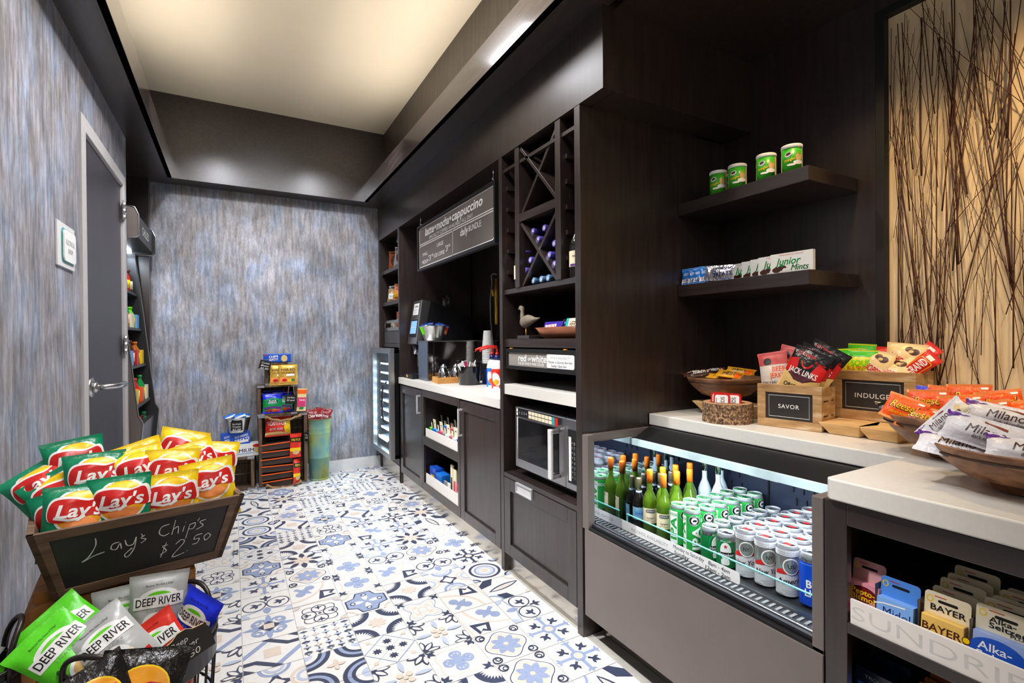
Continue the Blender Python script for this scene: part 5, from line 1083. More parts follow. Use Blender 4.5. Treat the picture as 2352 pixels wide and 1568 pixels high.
sp = [(1.50, 1.526, 'front row, next to the foil topped bottles'), (1.50, 1.450, 'front row, right beside the green cans'), (1.575, 1.526, 'second row, behind the first front one'), (1.575, 1.450, 'second row, behind the front one beside the cans'), (1.65, 1.45, 'third row, nearest the green cans'), (1.65, 1.526, 'third row, further from the cans'), (1.73, 1.52, 'fourth row, near the mirror end')]
for i, (x, y, s) in enumerate(sp):
    T = TL(x, y, ZD) @ rot(0, 0, -40+rnd.uniform(-8, 8)); lb_ = 'green wine bottle with orange cap, '+s
    if i: dup(bo, lb_, T=T, group='orange capped wine bottles')
    else: bo.matrix_basis = T; tag(bo, lb_, None, 'orange capped wine bottles')
for i, (x, y, s) in enumerate(((1.50, 1.590, 'front at the mirror end'), (1.565, 1.592, 'second row at the mirror end'), (1.63, 1.594, 'third row at the mirror end'), (1.695, 1.594, 'fourth row at the mirror end'))):
    T = TL(x, y, ZD) @ rot(0, 0, -40); lb_ = 'dark foil topped sparkling wine bottle in the cooler, '+s
    if i: dup(bp_, lb_, T=T, group='sparkling wine bottles')
    else: bp_.matrix_basis = T; tag(bp_, lb_, None, 'sparkling wine bottles')
# pale bottles at the back
bw = make_bottle(bottle(.028, .262, .085, mat('frosted pale glass', (206, 220, 222), .15, var=.05), TIN, .045, [tx('PINOT', 0, 0, .01, INK, .03)], WHITE), 'w')
for i, (x, y) in enumerate(((1.80, 1.50), (1.80, 1.43), (1.87, 1.47))):
    T = TL(x, y, ZD); lb_ = ('pale bottle at the back of the cooler behind the orange caps, left one', 'pale bottle at the back of the cooler behind the orange caps, right one', 'pale bottle at the very back of the cooler against the dark liner')[i]
    if i: dup(bw, lb_, T=T, group='pale bottles at the back')
    else: bw.matrix_basis = T; tag(bw, lb_, None, 'pale bottles at the back')
# ---- wine bottles in the crossed rack and beside it
PUR = mat('violet capsule', (88, 76, 172), .3, .3); STB = mat('steel blue capsule', (96, 136, 176), .3, .3)
def lying(capm, key):
    b = thing('wine_bottle', None, 'bottle'); h = .29
    m = MB(); m.lathe([(.034, 0), (.037, .006), (.037, .18), (.024, .215), (.0145, .225), (.0135, .286)], GLDARK, 18); m.build('glass_body', b)
    m = MB(); m.lathe([(.0155, .225), (.0155, .255), (.0165, .258), (.0165, .289), (.014, .2925), (.010, .2905), (0, .2905)], capm, 18); m.decal([el(0, 0, .0095, .0095, WHITE, 16), el(0, 0, .0075, .0075, capm, 16), el(0, 0, .004, .004, WHITE, 10)], lambda u, v, o: (u, v, .2908+o)); m.build('capsule', b)
    return b
RX = XF+.04; pb = None; sb = None
for i, (x, y, s) in enumerate(((1223, 531, 'upper left of the top notch'), (1249, 523, 'upper right of the top notch'), (1235, 549.5, 'bottom of the top notch'), (1271.7, 559, 'top of the right notch'), (1203, 578, 'top of the left notch'), (1261, 585, 'middle of the right notch'), (1217, 597, 'middle of the left notch'), (1272, 606, 'bottom of the right notch'), (1205, 621, 'bottom of the left notch'))):
    c = PX(x, y, RX); T = TL(RX+.292, c.y, c.z) @ rot(0, -90, 0); lb_ = 'lying wine bottle with violet cap in the crossed rack, '+s
    if pb: dup(pb, lb_, T=T, group='violet capped bottles in the rack')
    else: pb = lying(PUR, 'p'); pb.matrix_basis = T; tag(pb, lb_, None, 'violet capped bottles in the rack')
for i, (x, y, s) in enumerate(((1224, 644, 'left'), (1242, 641, 'middle'), (1257.6, 638, 'right'))):
    c = PX(x, y, RX); T = TL(RX+.292, c.y, c.z) @ rot(0, -90, 0); lb_ = 'lying wine bottle with steel blue cap on the rack floor, %s of three' % s
    if sb: dup(sb, lb_, T=T, group='blue capped bottles in the rack')
    else: sb = lying(STB, 's'); sb.matrix_basis = T; tag(sb, lb_, None, 'blue capped bottles in the rack')
c = PX(1181, 655, XF+.06)
b = make_bottle(bottle(.036, .29, .09, GLDARK, mat('dull orange capsule', (198, 98, 34), .4), .07, [rc(-.012, .02, .0, .035, INK), tx('CABERNET', 0, -.01, .008, BROWN, .04)], CREAM), 'l'); b.matrix_basis = TL(XF+.07, 2.235, 1.477) @ rot(0, 0, -50); tag(b, 'upright dark wine bottle with orange neck at the left of the rack', None)
b = make_bottle(bottle(.036, .27, .08, GLDARK, GLDARK, .04, [rc(-.03, -.032, .03, -.022, PURPLE), tx('MERLOT', 0, .01, .008, INK, .035)], CREAM), 'r'); b.matrix_basis = TL(XF+.055, 1.728, 1.477) @ rot(0, 0, -50); tag(b, 'upright dark wine bottle with cream label at the right of the rack', None)
# ---- display shelf: bird and wooden dish with bars
bd = thing('bird_figurine', 'grey wooden shore bird figurine on a peg above the wine sign', 'figurine', T=TL(1.30, 2.158, 1.221) @ rot(0, 0, -88))
m = MB(); m.box(-.055, -.032, 0, .055, .032, .016, mat('dark slate', (62, 58, 56), .6)); m.build('base', bd, bevel=.001)
m = MB(); m.cyl(.0035, .016, .065, BAMBOO, 10, T=TL(-.02, 0, 0)); m.build('peg', bd)
m = MB(); n = 14; pts = [(-.045, .098, .006), (-.042, .080, .018), (-.030, .068, .028), (-.005, .066, .032), (.025, .076, .028), (.055, .088, .016), (.085, .096, .008), (.112, .099, .003)]
pts = [(-.058, .092, .012, .02), (-.05, .085, .024, .026), (-.03, .085, .030, .031), (0, .09, .031, .031), (.03, .093, .025, .022), (.06, .094, .014, .011), (.085, .097, .008, .006), (.105, .1, .002, .002)]
vs = []; fs = []
for i, (x, z, ry, rz_) in enumerate(pts):
    for k in range(n): a = 2*PI*k/n; vs.append((x, ry*math.cos(a)*.8, z+rz_*math.sin(a)))
for i in range(len(pts)-1):
    for k in range(n): fs.append((i*n+k, i*n+(k+1) % n, (i+1)*n+(k+1) % n, (i+1)*n+k))
fs += [tuple(range(n)), tuple(range((len(pts)-1)*n, len(pts)*n))]
m.add(vs, fs, DRIFT, True)
m.tube([(-.045, 0, .09), (-.054, 0, .115), (-.052, 0, .142), (-.056, 0, .155), (-.068, 0, .158), (-.080, 0, .156), (-.096, 0, .150)], [.017, .012, .0105, .014, .013, .006, .0015], DRIFT, 12)
m.build('body', bd)
dt = thing('wooden_dish', 'long reddish wooden boat dish of chocolate bars beside the bird figurine', 'dish', (1.32, 1.882, 1.2205))
m = MB(); prof = []
def boat(L, Wd, H, mt, seg=20, t=.008):
    vs = []; fs = []
    for i in range(seg+1):
        u = 2*i/seg-1; k = max(0, 1-abs(u)**3)**.5; kb = max(0, 1-abs(u*1.06)**4)**.5*.55
        for (wy, z) in ((-kb*Wd*.6, 0), (-k*Wd, H), (-k*Wd*.86, H), (-kb*Wd*.5, t), (kb*Wd*.5, t), (k*Wd*.86, H), (k*Wd, H), (kb*Wd*.6, 0)):
            vs.append((wy, u*L*(1 if z else .80)*(1 if z != t else 1), z))
    for i in range(seg):
        for k in range(8): fs.append((i*8+k, i*8+(k+1) % 8, (i+1)*8+(k+1) % 8, (i+1)*8+k))
    return vs, fs
v_, f_ = boat(.198, .075, .052, COPPER); m.add(v_, f_, COPPER, True); m.build('shell', dt)
def bar(name, w, h, t, m_, art, lb_, T, grp=None):
    b = MB(); b.box(-w/2, 0, 0, w/2, t, h, m_); b.decal(art, fxz(0, 0, h/2)); return tag(b.build(name, T=T, bevel=.003), lb_, 'candy bar', grp)
bar('candy_bar', .15, .05, .014, mat('violet wrapper', (60, 44, 150), .3), [poly([(-.06, -.015), (.03, -.008), (.03, .012), (-.06, .008)], WHITE), tx('CRUNCH', -.014, 0, .02, RED, .08, .2, .02)], 'violet crispy chocolate bar in the wooden boat dish', TL(1.295, 1.945, 1.254) @ rot(0, 0, -90) @ rot(-20, 0, 0))
bar('candy_bar', .05, .06, .012, INK, [star(.0, .01, .006, LBLUE, 5)], 'dark blue starry bar between the two others in the boat dish', TL(1.30, 1.862, 1.255) @ rot(0, 0, -90) @ rot(-24, 0, 0))
bar('candy_bar', .15, .055, .014, CREAM, [rc(-.075, -.0275, -.056, .0275, TEALP), tx("HERSHEY'S", .012, 0, .026, BROWN, .11, 0, .012)], 'cream wrapped chocolate bar at the right end of the boat dish', TL(1.295, 1.762, 1.258) @ rot(0, 0, -90) @ rot(-16, 0, 0))

# ================================================================ coffee counter
ZC2 = .9025
bm_ = thing('coffee_brewer', 'black coffee brewer with slanted steel front panel and small blue screen', 'coffee machine', (0, 0, 0))
by0, by1 = 3.90, 4.12
m = MB(); pr_ = [(1.30, 1.20), (1.335, 1.20), (1.40, 1.56), (1.37, 1.56)]
m.prism([(1.288, 1.185), (1.345, 1.178), (1.42, 1.535), (1.345, 1.545)], by0, by1, STEEL, T=XZ); m.build('front_panel', bm_, bevel=.003)
m = MB(); m.prism([(1.346, 1.17), (1.42, 1.17), (1.80, 1.17), (1.80, 1.40), (1.42, 1.54), (1.42, 1.535)], by0+.002, by1-.002, BLACK, T=XZ); m.box(1.44, by0+.01, .905, 1.80, by1-.01, 1.17, BLACK); m.build('housing', bm_, bevel=.002)
def pan(t, o=0.): return Vec((1.288+(1.345-1.288)*t, 0, 1.185+.36*t))
fpn = lambda u, v, o: (1.288+.057*(.5+v/.36)-o, (by0+by1)/2-u, 1.185+.36*(.5+v/.36))
m = MB(); m.decal([rc(-.085, -.125, .085, .02, MATTE), rc(-.075, -.095, .075, .01, SCREEN), rc(-.06, -.004, -.045, 0, WHITE), rc(-.05, -.045, .05, -.042, WHITE)], fpn, None, .0012); m.build('touch_screen', bm_)
m = MB(); m.decal([rc(-.07, .06, .065, .155, WHITE), tx('COFFEE', 0, .13, .015, INK, .09), tx('regular - decaf', 0, .10, .009, GREYI, .09), tx('hot water', 0, .08, .009, GREYI, .06)], fpn, None, .0012); m.build('paper_notice', bm_)
m = MB(); m.cyl(.02, 1.10, 1.19, CHROME, 16, T=TL(1.325, 4.01, 0)); m.cyl(.028, 1.15, 1.185, BLACK, 16, T=TL(1.325, 4.01, 0)); m.build('spout', bm_)
m = MB(); m.cyl(.055, .935, 1.165, MIRROR, 24, T=TL(1.385, 3.99, 0)); m.build('urn_column', bm_)
m = MB(); m.box(1.252, 3.885, .905, 1.43, 4.135, .94, BLACK); m.box(1.249, 4.0, .912, 1.253, 4.03, .934, GOLD); m.build('drip_tray', bm_, bevel=.004)
sbx = thing('steel_cabinet', 'mirror polished steel bean cabinet standing beside the coffee brewer', 'cabinet', (0, 0, 0))
m = MB(); m.box(1.302, 3.65, .905, 1.90, 3.86, 1.205, MIRROR); m.build('body', sbx, bevel=.003)
m = MB(); m.box(1.296, 3.652, .91, 1.302, 3.858, 1.2, mat('blue grey brushed steel', (132, 146, 166), .42, .8, var=.12, stretch=(20, 20, 2))); m.build('door', sbx, bevel=.001)
m = MB(); m.box(1.298, 3.642, 1.205, 1.905, 3.866, 1.211, STEEL); m.build('top_edge', sbx)
m = MB(); m.box(1.345, 3.648, .92, 1.355, 3.651, 1.2, BLACK); m.build('corner_seal', sbx)
tb = thing('metal_tub', 'flared shiny tin tub of creamer sachets on the steel cabinet', 'tub', (1.375, 3.72, 1.2115))
m = MB(); m.lathe([(.070, 0), (.074, .004), (.105, .112), (.109, .116), (.102, .116), (.072, .008), (0, .006)], TIN, 30, sy=.7); m.build('shell', tb)
cols = [('green', LIME), ('red', RED), ('navy', NAVY), ('orange red', ORANGE), ('dark blue', pr('royal print', (30, 44, 140))), ('blue', BLUE), ('scarlet', FRED)]
for k in range(7):
    m = MB(); m.box(-.022, -.007, 0, .022, .007, .075, cols[k][1]); m.decal([rc(-.022, .026, .022, .0375, BLUE), rc(-.02, .024, .02, .027, WHITE), el(.008, -.02, .009, .012, TAN)], fxz(0, -.007, .0375))
    tag(m.build('creamer_sachet', T=TL(1.375-.075+.025*k, 3.70+.035*(k % 2), 1.262+.008*(k % 3)) @ rot(0, (k-3)*7, 0) @ rot(-6, 0, 0), bevel=.003), cols[k][0]+' creamer sachet in the tin tub on the steel cabinet', 'sachet', 'creamer sachets')
for i, (y, x, h, r) in enumerate(((4.0, 1.62, .16, .028), (3.94, 1.56, .10, .022))):
    p_ = thing('bean_canister', ('tall dark smoky canister on top of the coffee brewer', 'short dark smoky canister on top of the coffee brewer')[i], 'canister', (x, y, 1.42 if i == 0 else 1.45))
    m = MB(); m.cyl(r, 0, h, mat('smoky plastic', (60, 58, 58), .12), 20); m.build('body', p_); m = MB(); m.cyl(r*1.05, h, h+.012, BLACK, 20); m.build('lid', p_)
# serving tray with two creamers
wt = thing('wooden_caddy', 'low bamboo caddy holding two steel cream jugs by the brewer', 'tray', T=TL(1.335, 3.47, ZC2) @ rot(0, 0, -8))
m = MB(); m.box(-.045, -.09, 0, .11, .09, .008, BAMBOO); m.box(-.045, -.09, .008, .11, -.078, .042, BAMBOO); m.box(-.045, .078, .008, .11, .09, .042, BAMBOO); m.box(-.045, -.078, .008, -.035, .078, .042, BAMBOO); m.box(.1, -.078, .008, .11, .078, .042, BAMBOO); m.build('tray', wt, bevel=.002)
jug = None
for i, (x, y) in enumerate(((1.345, 3.435), (1.44, 3.43))):
    lb_ = 'small steel cream jug in the bamboo caddy, %s one' % ('left', 'right')[i]; T = TL(x, y, ZC2+.0085)
    if jug: dup(jug, lb_, T=T, group='steel cream jugs')
    else:
        jug = thing('cream_jug', lb_, 'jug', T=T, group='steel cream jugs')
        m = MB(); m.lathe([(.038, 0), (.042, .006), (.042, .055), (.036, .085), (.024, .098), (.022, .105)], CHROME, 24); m.build('body', jug)
        m = MB(); m.lathe([(.023, .105), (.022, .114), (.010, .122), (.010, .128), (0, .130)], STEEL, 20); m.build('lid', jug)
        m = MB(); m.tube([(.036, 0, .09), (.058, 0, .085), (.064, 0, .05), (.058, 0, .012)], .006, BLACK, 8); m.build('handle', jug)
sc_ = thing('sweetener_bin', 'round glossy black bin of sugar sachets on the coffee counter', 'bin', (1.45, 3.215, ZC2))
m = MB(); m.lathe([(.070, 0), (.074, .004), (.078, .125), (.080, .13), (.075, .13), (.068, .008), (0, .006)], mat('gloss black', (14, 14, 15), .1, coat=.5), 30); m.build('shell', sc_)
scol = [('white', WHITE), ('yellow', YEL), ('pink', PINK), ('cream', CREAM), ('blue', NAVY)]
for k in range(7):
    m = MB(); cn_, cm_ = scol[k % 5]; m.box(-.022, -.003, 0, .022, .003, .06, WHITE); m.decal([rc(-.017, -.02, .017, .024, cm_)], fxz(0, -.003, .03))
    tag(m.build('sugar_sachet', T=TL(1.45-.05+.016*k, 3.195+.02*((k*2) % 3), ZC2+.098+.006*(k % 3)) @ rot(0, (-24, 12, -8, 20, -14, 30, -4)[k], 0) @ rot(-10, 0, 12*k)), '%s sugar sachet in the black bin, %s from left' % (cn_, ('first', 'second', 'third', 'fourth', 'fifth', 'sixth', 'seventh')[k]), 'sachet', 'sugar sachets')
nd = thing('napkin_dispenser', 'navy napkin holder with flared top beside the black bin', 'dispenser', (1.60, 3.15, ZC2))
m = MB(); m.box(-.06, -.045, 0, .06, .045, .105, mat('navy panel', (20, 34, 82), .25)); m.build('body', nd, bevel=.002)
m = MB(); m.hexa([(-.06, -.046, .105), (.06, -.046, .105), (.06, .045, .105), (-.06, .045, .105)], [(-.075, -.075, .145), (.075, -.075, .145), (.075, .045, .145), (-.075, .045, .145)], MATTE); m.build('flared_top', nd)
for k in range(6):
    m = MB(); m.cyl(.004, 0, .15, WHITE, 8); tag(m.build('drinking_straw', T=TL(1.645+.010*(k % 3), 3.11+.01*(k//3), ZC2+.146) @ rot(6*(k % 2), 14+5*k, 0)), 'white wrapped straw in the bundle on the napkin holder, %s from left' % ('first', 'second', 'third', 'fourth', 'fifth', 'sixth')[k], 'straw', 'wrapped straws')
cup = None
for k in range(20):
    z = ZC2+.105+.0125*k; lb_ = 'white paper cup in the upside down stack, %s from the bottom' % ('first second third fourth fifth sixth seventh eighth ninth tenth eleventh twelfth thirteenth fourteenth fifteenth sixteenth seventeenth eighteenth nineteenth twentieth'.split()[k]); T = TL(1.74, 3.50, ZC2+.0135*k)
    if cup: dup(cup, lb_, T=T, group='stacked paper cups')
    else:
        cup = thing('paper_cup', lb_, 'cup', T=T, group='stacked paper cups')
        m = MB(); m.lathe([(.045, .001), (.0450, .004), (.034, .125), (.033, .128), (0, .128)], WHITE, 24); m.decal([rc(-.014, .052, .008, .058, NAVY), rc(-.03, .01, -.016, .02, PINK)], lambda u, v, o: ((.0385+o-.012*v/.06)*math.sin(u/.0385-.7), -(.0385+o-.012*v/.06)*math.cos(u/.0385-.7), .064+v), (.008, 0)); m.build('cone', cup)
        m = MB(); m.tube([(.0455*math.cos(2*PI*q/24), .0455*math.sin(2*PI*q/24), .002) for q in range(24)], .002, WHITE, 6, closed=True); m.build('rolled_rim', cup)
lid = None
for k in range(12):
    lb_ = 'black cup lid in the stack behind the sugar bin, %s from the bottom' % ('first second third fourth fifth sixth seventh eighth ninth tenth eleventh twelfth'.split()[k]); T = TL(1.64, 3.50, ZC2+.0125*k)
    if lid: dup(lid, lb_, T=T, group='stacked cup lids')
    else: m = MB(); m.lathe([(.046, 0), (.047, .003), (.043, .006), (.041, .0118), (0, .0118)], BLACK, 26); lid = tag(m.build('cup_lid', T=T), lb_, 'lid', 'stacked cup lids')
for i, (x, y, c1, c2, nm) in enumerate(((1.515, 2.985, FLB, ORANGE, 'blue coffee creamer pump bottle with red pump beside the tower'), (1.50, 2.885, FRED, FMUST, 'orange red creamer pump bottle next to the tower side'))):
    pbt = thing('pump_bottle', nm, 'bottle', (x, y, ZC2))
    m = MB(); m.lathe([(.034, 0), (.037, .004), (.037, .13), (.030, .165), (.016, .182)], WHITE, 24); m.decal([rc(-.11, -.075, .11, .055, c1), el(.0, -.01, .026, .046, WHITE, rot=20), el(0, -.03, .018, .018, c2), tx('CREAMER', 0, .03, .010, RED, .05, .2, .012), rc(-.02, -.07, .02, -.058, WHITE)], fcyl(.0375, .07, -.7), (.012, 0), dz=.0003); m.build('body', pbt)
    m = MB(); m.cyl(.018, .182, .212, NAVY, 18); m.build('neck_collar', pbt)
    m = MB(); m.cyl(.013, .212, .232, RED, 16, r2=.009); m.cyl(.006, .232, .262, RED, 12); m.tube([(0, 0, .264), (-.03, .012, .268), (-.075, .03, .258), (-.10, .04, .248), (-.102, .041, .236)], [.011, .010, .008, .007, .006], RED, 10); m.build('pump', pbt)
hz = thing('water_hose', 'grey water hose with brass valve on the wall beside the tower', 'hose', (0, 0, 0))
m = MB(); m.tube([Vec((1.895, PX(1129, 755, 1.895).y, .905)), PX(1129, 755, 1.895), PX(1127, 735, 1.895), PX(1126, 690, 1.895), PX(1130, 650, 1.895), PX(1128, 632, 1.895), PX(1134, 628, 1.895), PX(1140, 630, 1.895)], .006, mat('grey hose', (150, 146, 136), .5), 8); m.build('hose', hz)
m = MB(); a = PX(1140, 640, 1.895); b2 = PX(1140, 745, 1.895); m.tube([a, (a+b2)/2, b2], .016, mat('brass filter', (196, 150, 60), .3, .6), 10); m.build('filter_body', hz)
m = MB(); m.tube([PX(1131, 665, 1.89), PX(1133, 680, 1.89)], .010, YEL, 8); m.build('valve', hz)
# ---- snack column goods
S1, S2, S3 = 1.8745, 1.5745, 1.188
bagc('copperbag', 0, 'copper coloured snack bag at the left on the top shelf of the narrow column', 'snack', (1.36, 4.70, S1+.095), -30, -4, 0); bagc('silverbag', 0, 'crumpled silver snack bag at the right on the top shelf of the narrow column', 'snack', (1.37, 4.52, S1+.10), -35, -4, 4)
bagc('silverbag', 1, 'silver snack bag at the left on the middle shelf of the narrow column', 'snack', (1.36, 4.68, S2+.085), -30, -6, -8, scale=.8); bagc('orangebag', 0, 'salmon and yellow snack bag on the middle shelf of the narrow column', 'snack', (1.34, 4.52, S2+.085), -40, -6, 6); bagc('goldbag', 0, 'pale gold snack bag in front on the middle shelf of the narrow column', 'snack', (1.31, 4.62, S2+.06), -36, -6, 4, scale=.75)
bk = thing('grey_box', 'grey lidded metal box with white bands on the bottom shelf of the narrow column', 'box', (0, 0, 0))
m = MB(); m.box(1.275, 4.24, S3, 1.70, 4.79, 1.305, mat('mid grey metal', (96, 96, 98), .45)); m.build('body', bk, bevel=.003)
m = MB(); m.box(1.272, 4.24, 1.305, 1.29, 4.79, 1.335, TIN); m.box(1.272, 4.24, 1.375, 1.29, 4.79, 1.40, TIN); m.box(1.272, 4.24, 1.335, 1.285, 4.25, 1.375, TIN); m.box(1.272, 4.78, 1.335, 1.285, 4.79, 1.375, TIN); m.build('wire_gallery', bk)
for i, (y, h, c_, nm) in enumerate(((4.66, .10, CREAM, 'cream bottle'), (4.46, .17, ORANGE, 'orange carton'), (4.40, .15, NAVY, 'navy carton'), (4.30, .11, TEALP, 'teal carton'))):
    m = MB(); m.box(-.025, -.03, 0, .025, .03, h, c_); m.decal([rc(-.02, -.02, .02, .02, WHITE)], fyz(-.025, 0, h/2)); tag(m.build('small_carton', T=TL(1.33, y, 1.3055), bevel=.003), 'small %s standing in the grey box rail on the narrow column' % nm, 'carton')
# ---- small goods in the open base cabinet
TRV = [('green capped bottle', LIME, TEALP), ('blue bottle', FLB, WHITE), ('light blue bottle', LBLUE, WHITE), ('pink razor pack', PINK, CREAM), ('clear brush pack', GREYI, CREAM), ('white and violet tube', WHITE, PURPLE), ('rose comb pack', mat('dusty rose', (190, 110, 120), .4), CREAM), ('white spray bottle', WHITE, BLUE), ('blue cream jar pack', BLUE, CREAM)]
for r_ in range(2):
    for k, (nm, c1, c2) in enumerate(TRV):
        y = 3.52-.066*k+.01*r_; x = XF+.05+.085*r_; o = MB(); h = .095+.014*((k*3+r_) % 3)
        o.box(-.012, -.029, 0, .006, .029, h*.78, c1); o.box(.004, -.024, h*.2, .006, .024, h+.034*((k+r_) % 2+.4), CREAM); o.decal([rc(-.022, -.02, .022, .012, c2), rc(-.014, .018, .014, .024, INK)], fyz(-.012, 0, h*.39), None); o.decal([rc(-.008, -.004, .008, .004, INK)], fyz(.004, 0, h+.02), None)
        tag(o.build('toiletry_pack', T=TL(x, y, .4975) @ rot(0, 0, (k*37 % 24)-12) @ rot(0, -6, 0), bevel=.002), '%s hanging card in the %s row of the upper open shelf' % (nm, ('front', 'back')[r_]), 'toiletry', 'small toiletries on the upper open shelf')
LOW = [('blue box of wipes', BLUE, YEL, .12, .15), ('blue box with yellow corner', FLB, YEL, .11, .13), ('clear pouch', GREYI, WHITE, .06, .10), ('white bottle', WHITE, LBLUE, .05, .10), ('tall white card pack', CREAM, INK, .04, .24), ('pale hanging card', CREAM, PINK, .05, .22), ('pink and cream card', PINK, CREAM, .05, .13), ('rose carton', mat('dusty rose', (190, 110, 120), .4), CREAM, .05, .11)]
y = 3.555
for k, (nm, c1, c2, w, h) in enumerate(LOW):
    y -= w/2+.008; o = MB(); o.box(-.02 if k < 2 else -.006, -w/2, 0, .05 if k < 2 else .006, w/2, h, c1); o.decal([rc(-w*.3, -h*.2, w*.3, h*.15, c2)], fyz(-.02 if k < 2 else -.006, 0, h/2)); y -= w/2
    tag(o.build('toiletry_pack', T=TL(XF+.055, y+w/2, .1305), bevel=.002), nm+' on the lower open shelf of the base cabinet', 'toiletry', 'goods on the lower open shelf')

# ================================================================ nook counter
ZT = ZCT+.0005
# upper shelf canisters, lower shelf sweets
can0 = None
PG = mat('lime green can', (60, 176, 36), .35)
for i, (x, y, s) in enumerate(((1.838, 1.450, 'leftmost of the row'), (1.840, 1.358, 'second from left'), (1.838, 1.228, 'in front, right of the gap'), (1.838, 1.125, 'rightmost of the row'), (1.92, 1.285, 'standing behind in the gap'), (1.925, 1.462, 'behind the leftmost one'))):
    lb_ = 'green chip canister on the upper shelf, '+s; T = TL(x, y, 1.8315) @ rot(0, 0, -58+(i*23 % 9))
    if can0: dup(can0, lb_, T=T, group='green chip canisters')
    else:
        can0 = thing('chip_canister', lb_, 'canister', T=T, group='green chip canisters'); r = .0345
        m = MB(); m.cyl(r, 0, .092, PG, 30)
        m.decal([rc(.035, -.045, .07, .045, CREAM), rc(-.07, -.045, -.045, .045, CREAM), el(-.016, .018, .013, .0085, WHITE, rot=15), el(-.016, .019, .009, .005, BROWN, rot=15), tx('Pringles', -.011, -.002, .010, YEL, .036, .15, .014, 14), el(.019, .006, .011, .018, TAN), el(.022, .022, .007, .006, LIME), el(.016, -.014, .016, .008, WHITE), el(-.006, -.022, .014, .004, WHITE)], fcyl(r+.0004, .046), (.009, 0), dz=.0003); m.build('body', can0)
        m = MB(); m.lathe([(r*1.03, .088), (r*1.06, .091), (r*1.06, .099), (r*1.03, .1015), (r*.94, .1015), (r*.92, .0995), (0, .0995)], WHITE, 30); m.build('lid', can0)
ART_J = [tx('Junior', -.012, .006, .026, GREEN, .098, .3, .02), tx('Mints', .032, -.020, .022, GREEN, .066, .3, .02), tx('Creamy mints in pure chocolate', 0, .030, .005, RED, .09, .2), el(-.055, -.024, .017, .010, BROWN), el(-.034, -.018, .017, .010, BROWN), el(-.022, -.026, .010, .006, WHITE), el(-.034, -.010, .008, .003, GREEN)]
for i, y in enumerate((1.112, 1.177, 1.2255, 1.28, 1.348)):
    card_box('mint_box', .158, .016, .073, WHITE, ART_J, 'white and green mint candy box on the lower shelf, %s' % ('frontmost and rightmost', 'second from the right', 'third from the right', 'fourth from the right', 'leftmost of the five')[i], 'candy box', TL(1.808+.02*i, y, 1.4605) @ rot(0, 0, -88), 'white mint boxes')
for i, (x, y, rz_) in enumerate(((1.828, 1.590, -62), (1.832, 1.558, -54), (1.828, 1.524, -66), (1.834, 1.496, -52))):
    bagc('krt', i, 'bright blue rice treat packet on the lower shelf, %s' % ('leftmost', 'second from left', 'third from left', 'fourth from left, beside the silver one')[i], 'snack', (x, y, 1.4605+.037), rz_, -8, 0, 'blue treat packets')
bagc('krts', 0, 'silver wrapped rice treat bar leaning between blue packets and mint boxes', 'snack', (1.825, 1.437, 1.4605+.036), -78, -8, 3, scale=.88)
# bowls
def make_bowl(name_label, cx, cy, r, h, z0=0.):
    b = thing('wooden_bowl', name_label, 'bowl', (cx, cy, ZT+z0))
    m = MB(); m.lathe([(r*.30, 0), (r*.34, .004), (r*.36, .018), (r*.62, h*.30), (r*.86, h*.62), (r*.985, h*.9), (r, h*.97), (r*.985, h), (r*.955, h*.985), (r*.92, h*.88), (r*.78, h*.60), (r*.5, h*.32), (0, h*.26)], WALNUT, 48); m.build('shell', b)
    m = MB(); m.tube([((r*.955)*math.cos(2*PI*k/48), (r*.955)*math.sin(2*PI*k/48), h*.80) for k in range(48)], .0022, mat('dark groove', (58, 36, 24), .5), 5, closed=True); m.build('groove', b)
    return b
B1 = (1.885, 1.458, .160, .108, .052); B2 = (1.71, .598, .162, .118); B3 = (1.462, .39, .166, .098)
make_bowl('turned walnut bowl of brown and yellow candy packets by the dark side panel', *B1); make_bowl('turned walnut bowl of orange peanut butter cup packets on the stone counter', *B2[:4]); make_bowl('turned walnut bowl of white cookie packets at the right edge', *B3[:4])
def inbowl(B, k, v, lb_, cat, dx, dy, dz, rz, tl, rl, grp, sc=1.): bagc(k, v, lb_, cat, (B[0]+dx, B[1]+dy, ZT+B[3]+(B[4] if len(B) > 4 else 0)+dz), rz, tl, rl, grp, scale=sc)
for i, (dx, dy, dz, rz, tl, rl, s) in enumerate(((-.075, .10, .012, -50, -62, -18, 'at the far left'), (-.09, .055, .014, -50, -60, -20, 'second from the left'), (-.03, .03, .022, -40, -60, -14, 'in the middle next to the yellow ones'))): inbowl(B1, 'pepp', i, 'dark brown candy packet in the walnut bowl, '+s, 'candy', dx, dy, dz, rz, tl, rl, 'brown candy packets', .85)
for i, (dx, dy, dz, rz, tl, rl, s) in enumerate(((-.07, -.03, .004, -64, -66, 12, 'front, lowest'), (-.04, -.055, .018, -64, -62, 14, 'second from front'), (-.075, -.075, .012, -64, -70, 12, 'at the bowl rim'), (-.02, -.085, .03, -64, -60, 14, 'towards the crate'), (.03, -.06, .026, -60, -62, 12, 'at the back'))): inbowl(B1, 'nut', i, 'mustard yellow candy packet in the walnut bowl, '+s, 'candy', dx, dy, dz, rz, tl, rl, 'yellow candy packets', .85)
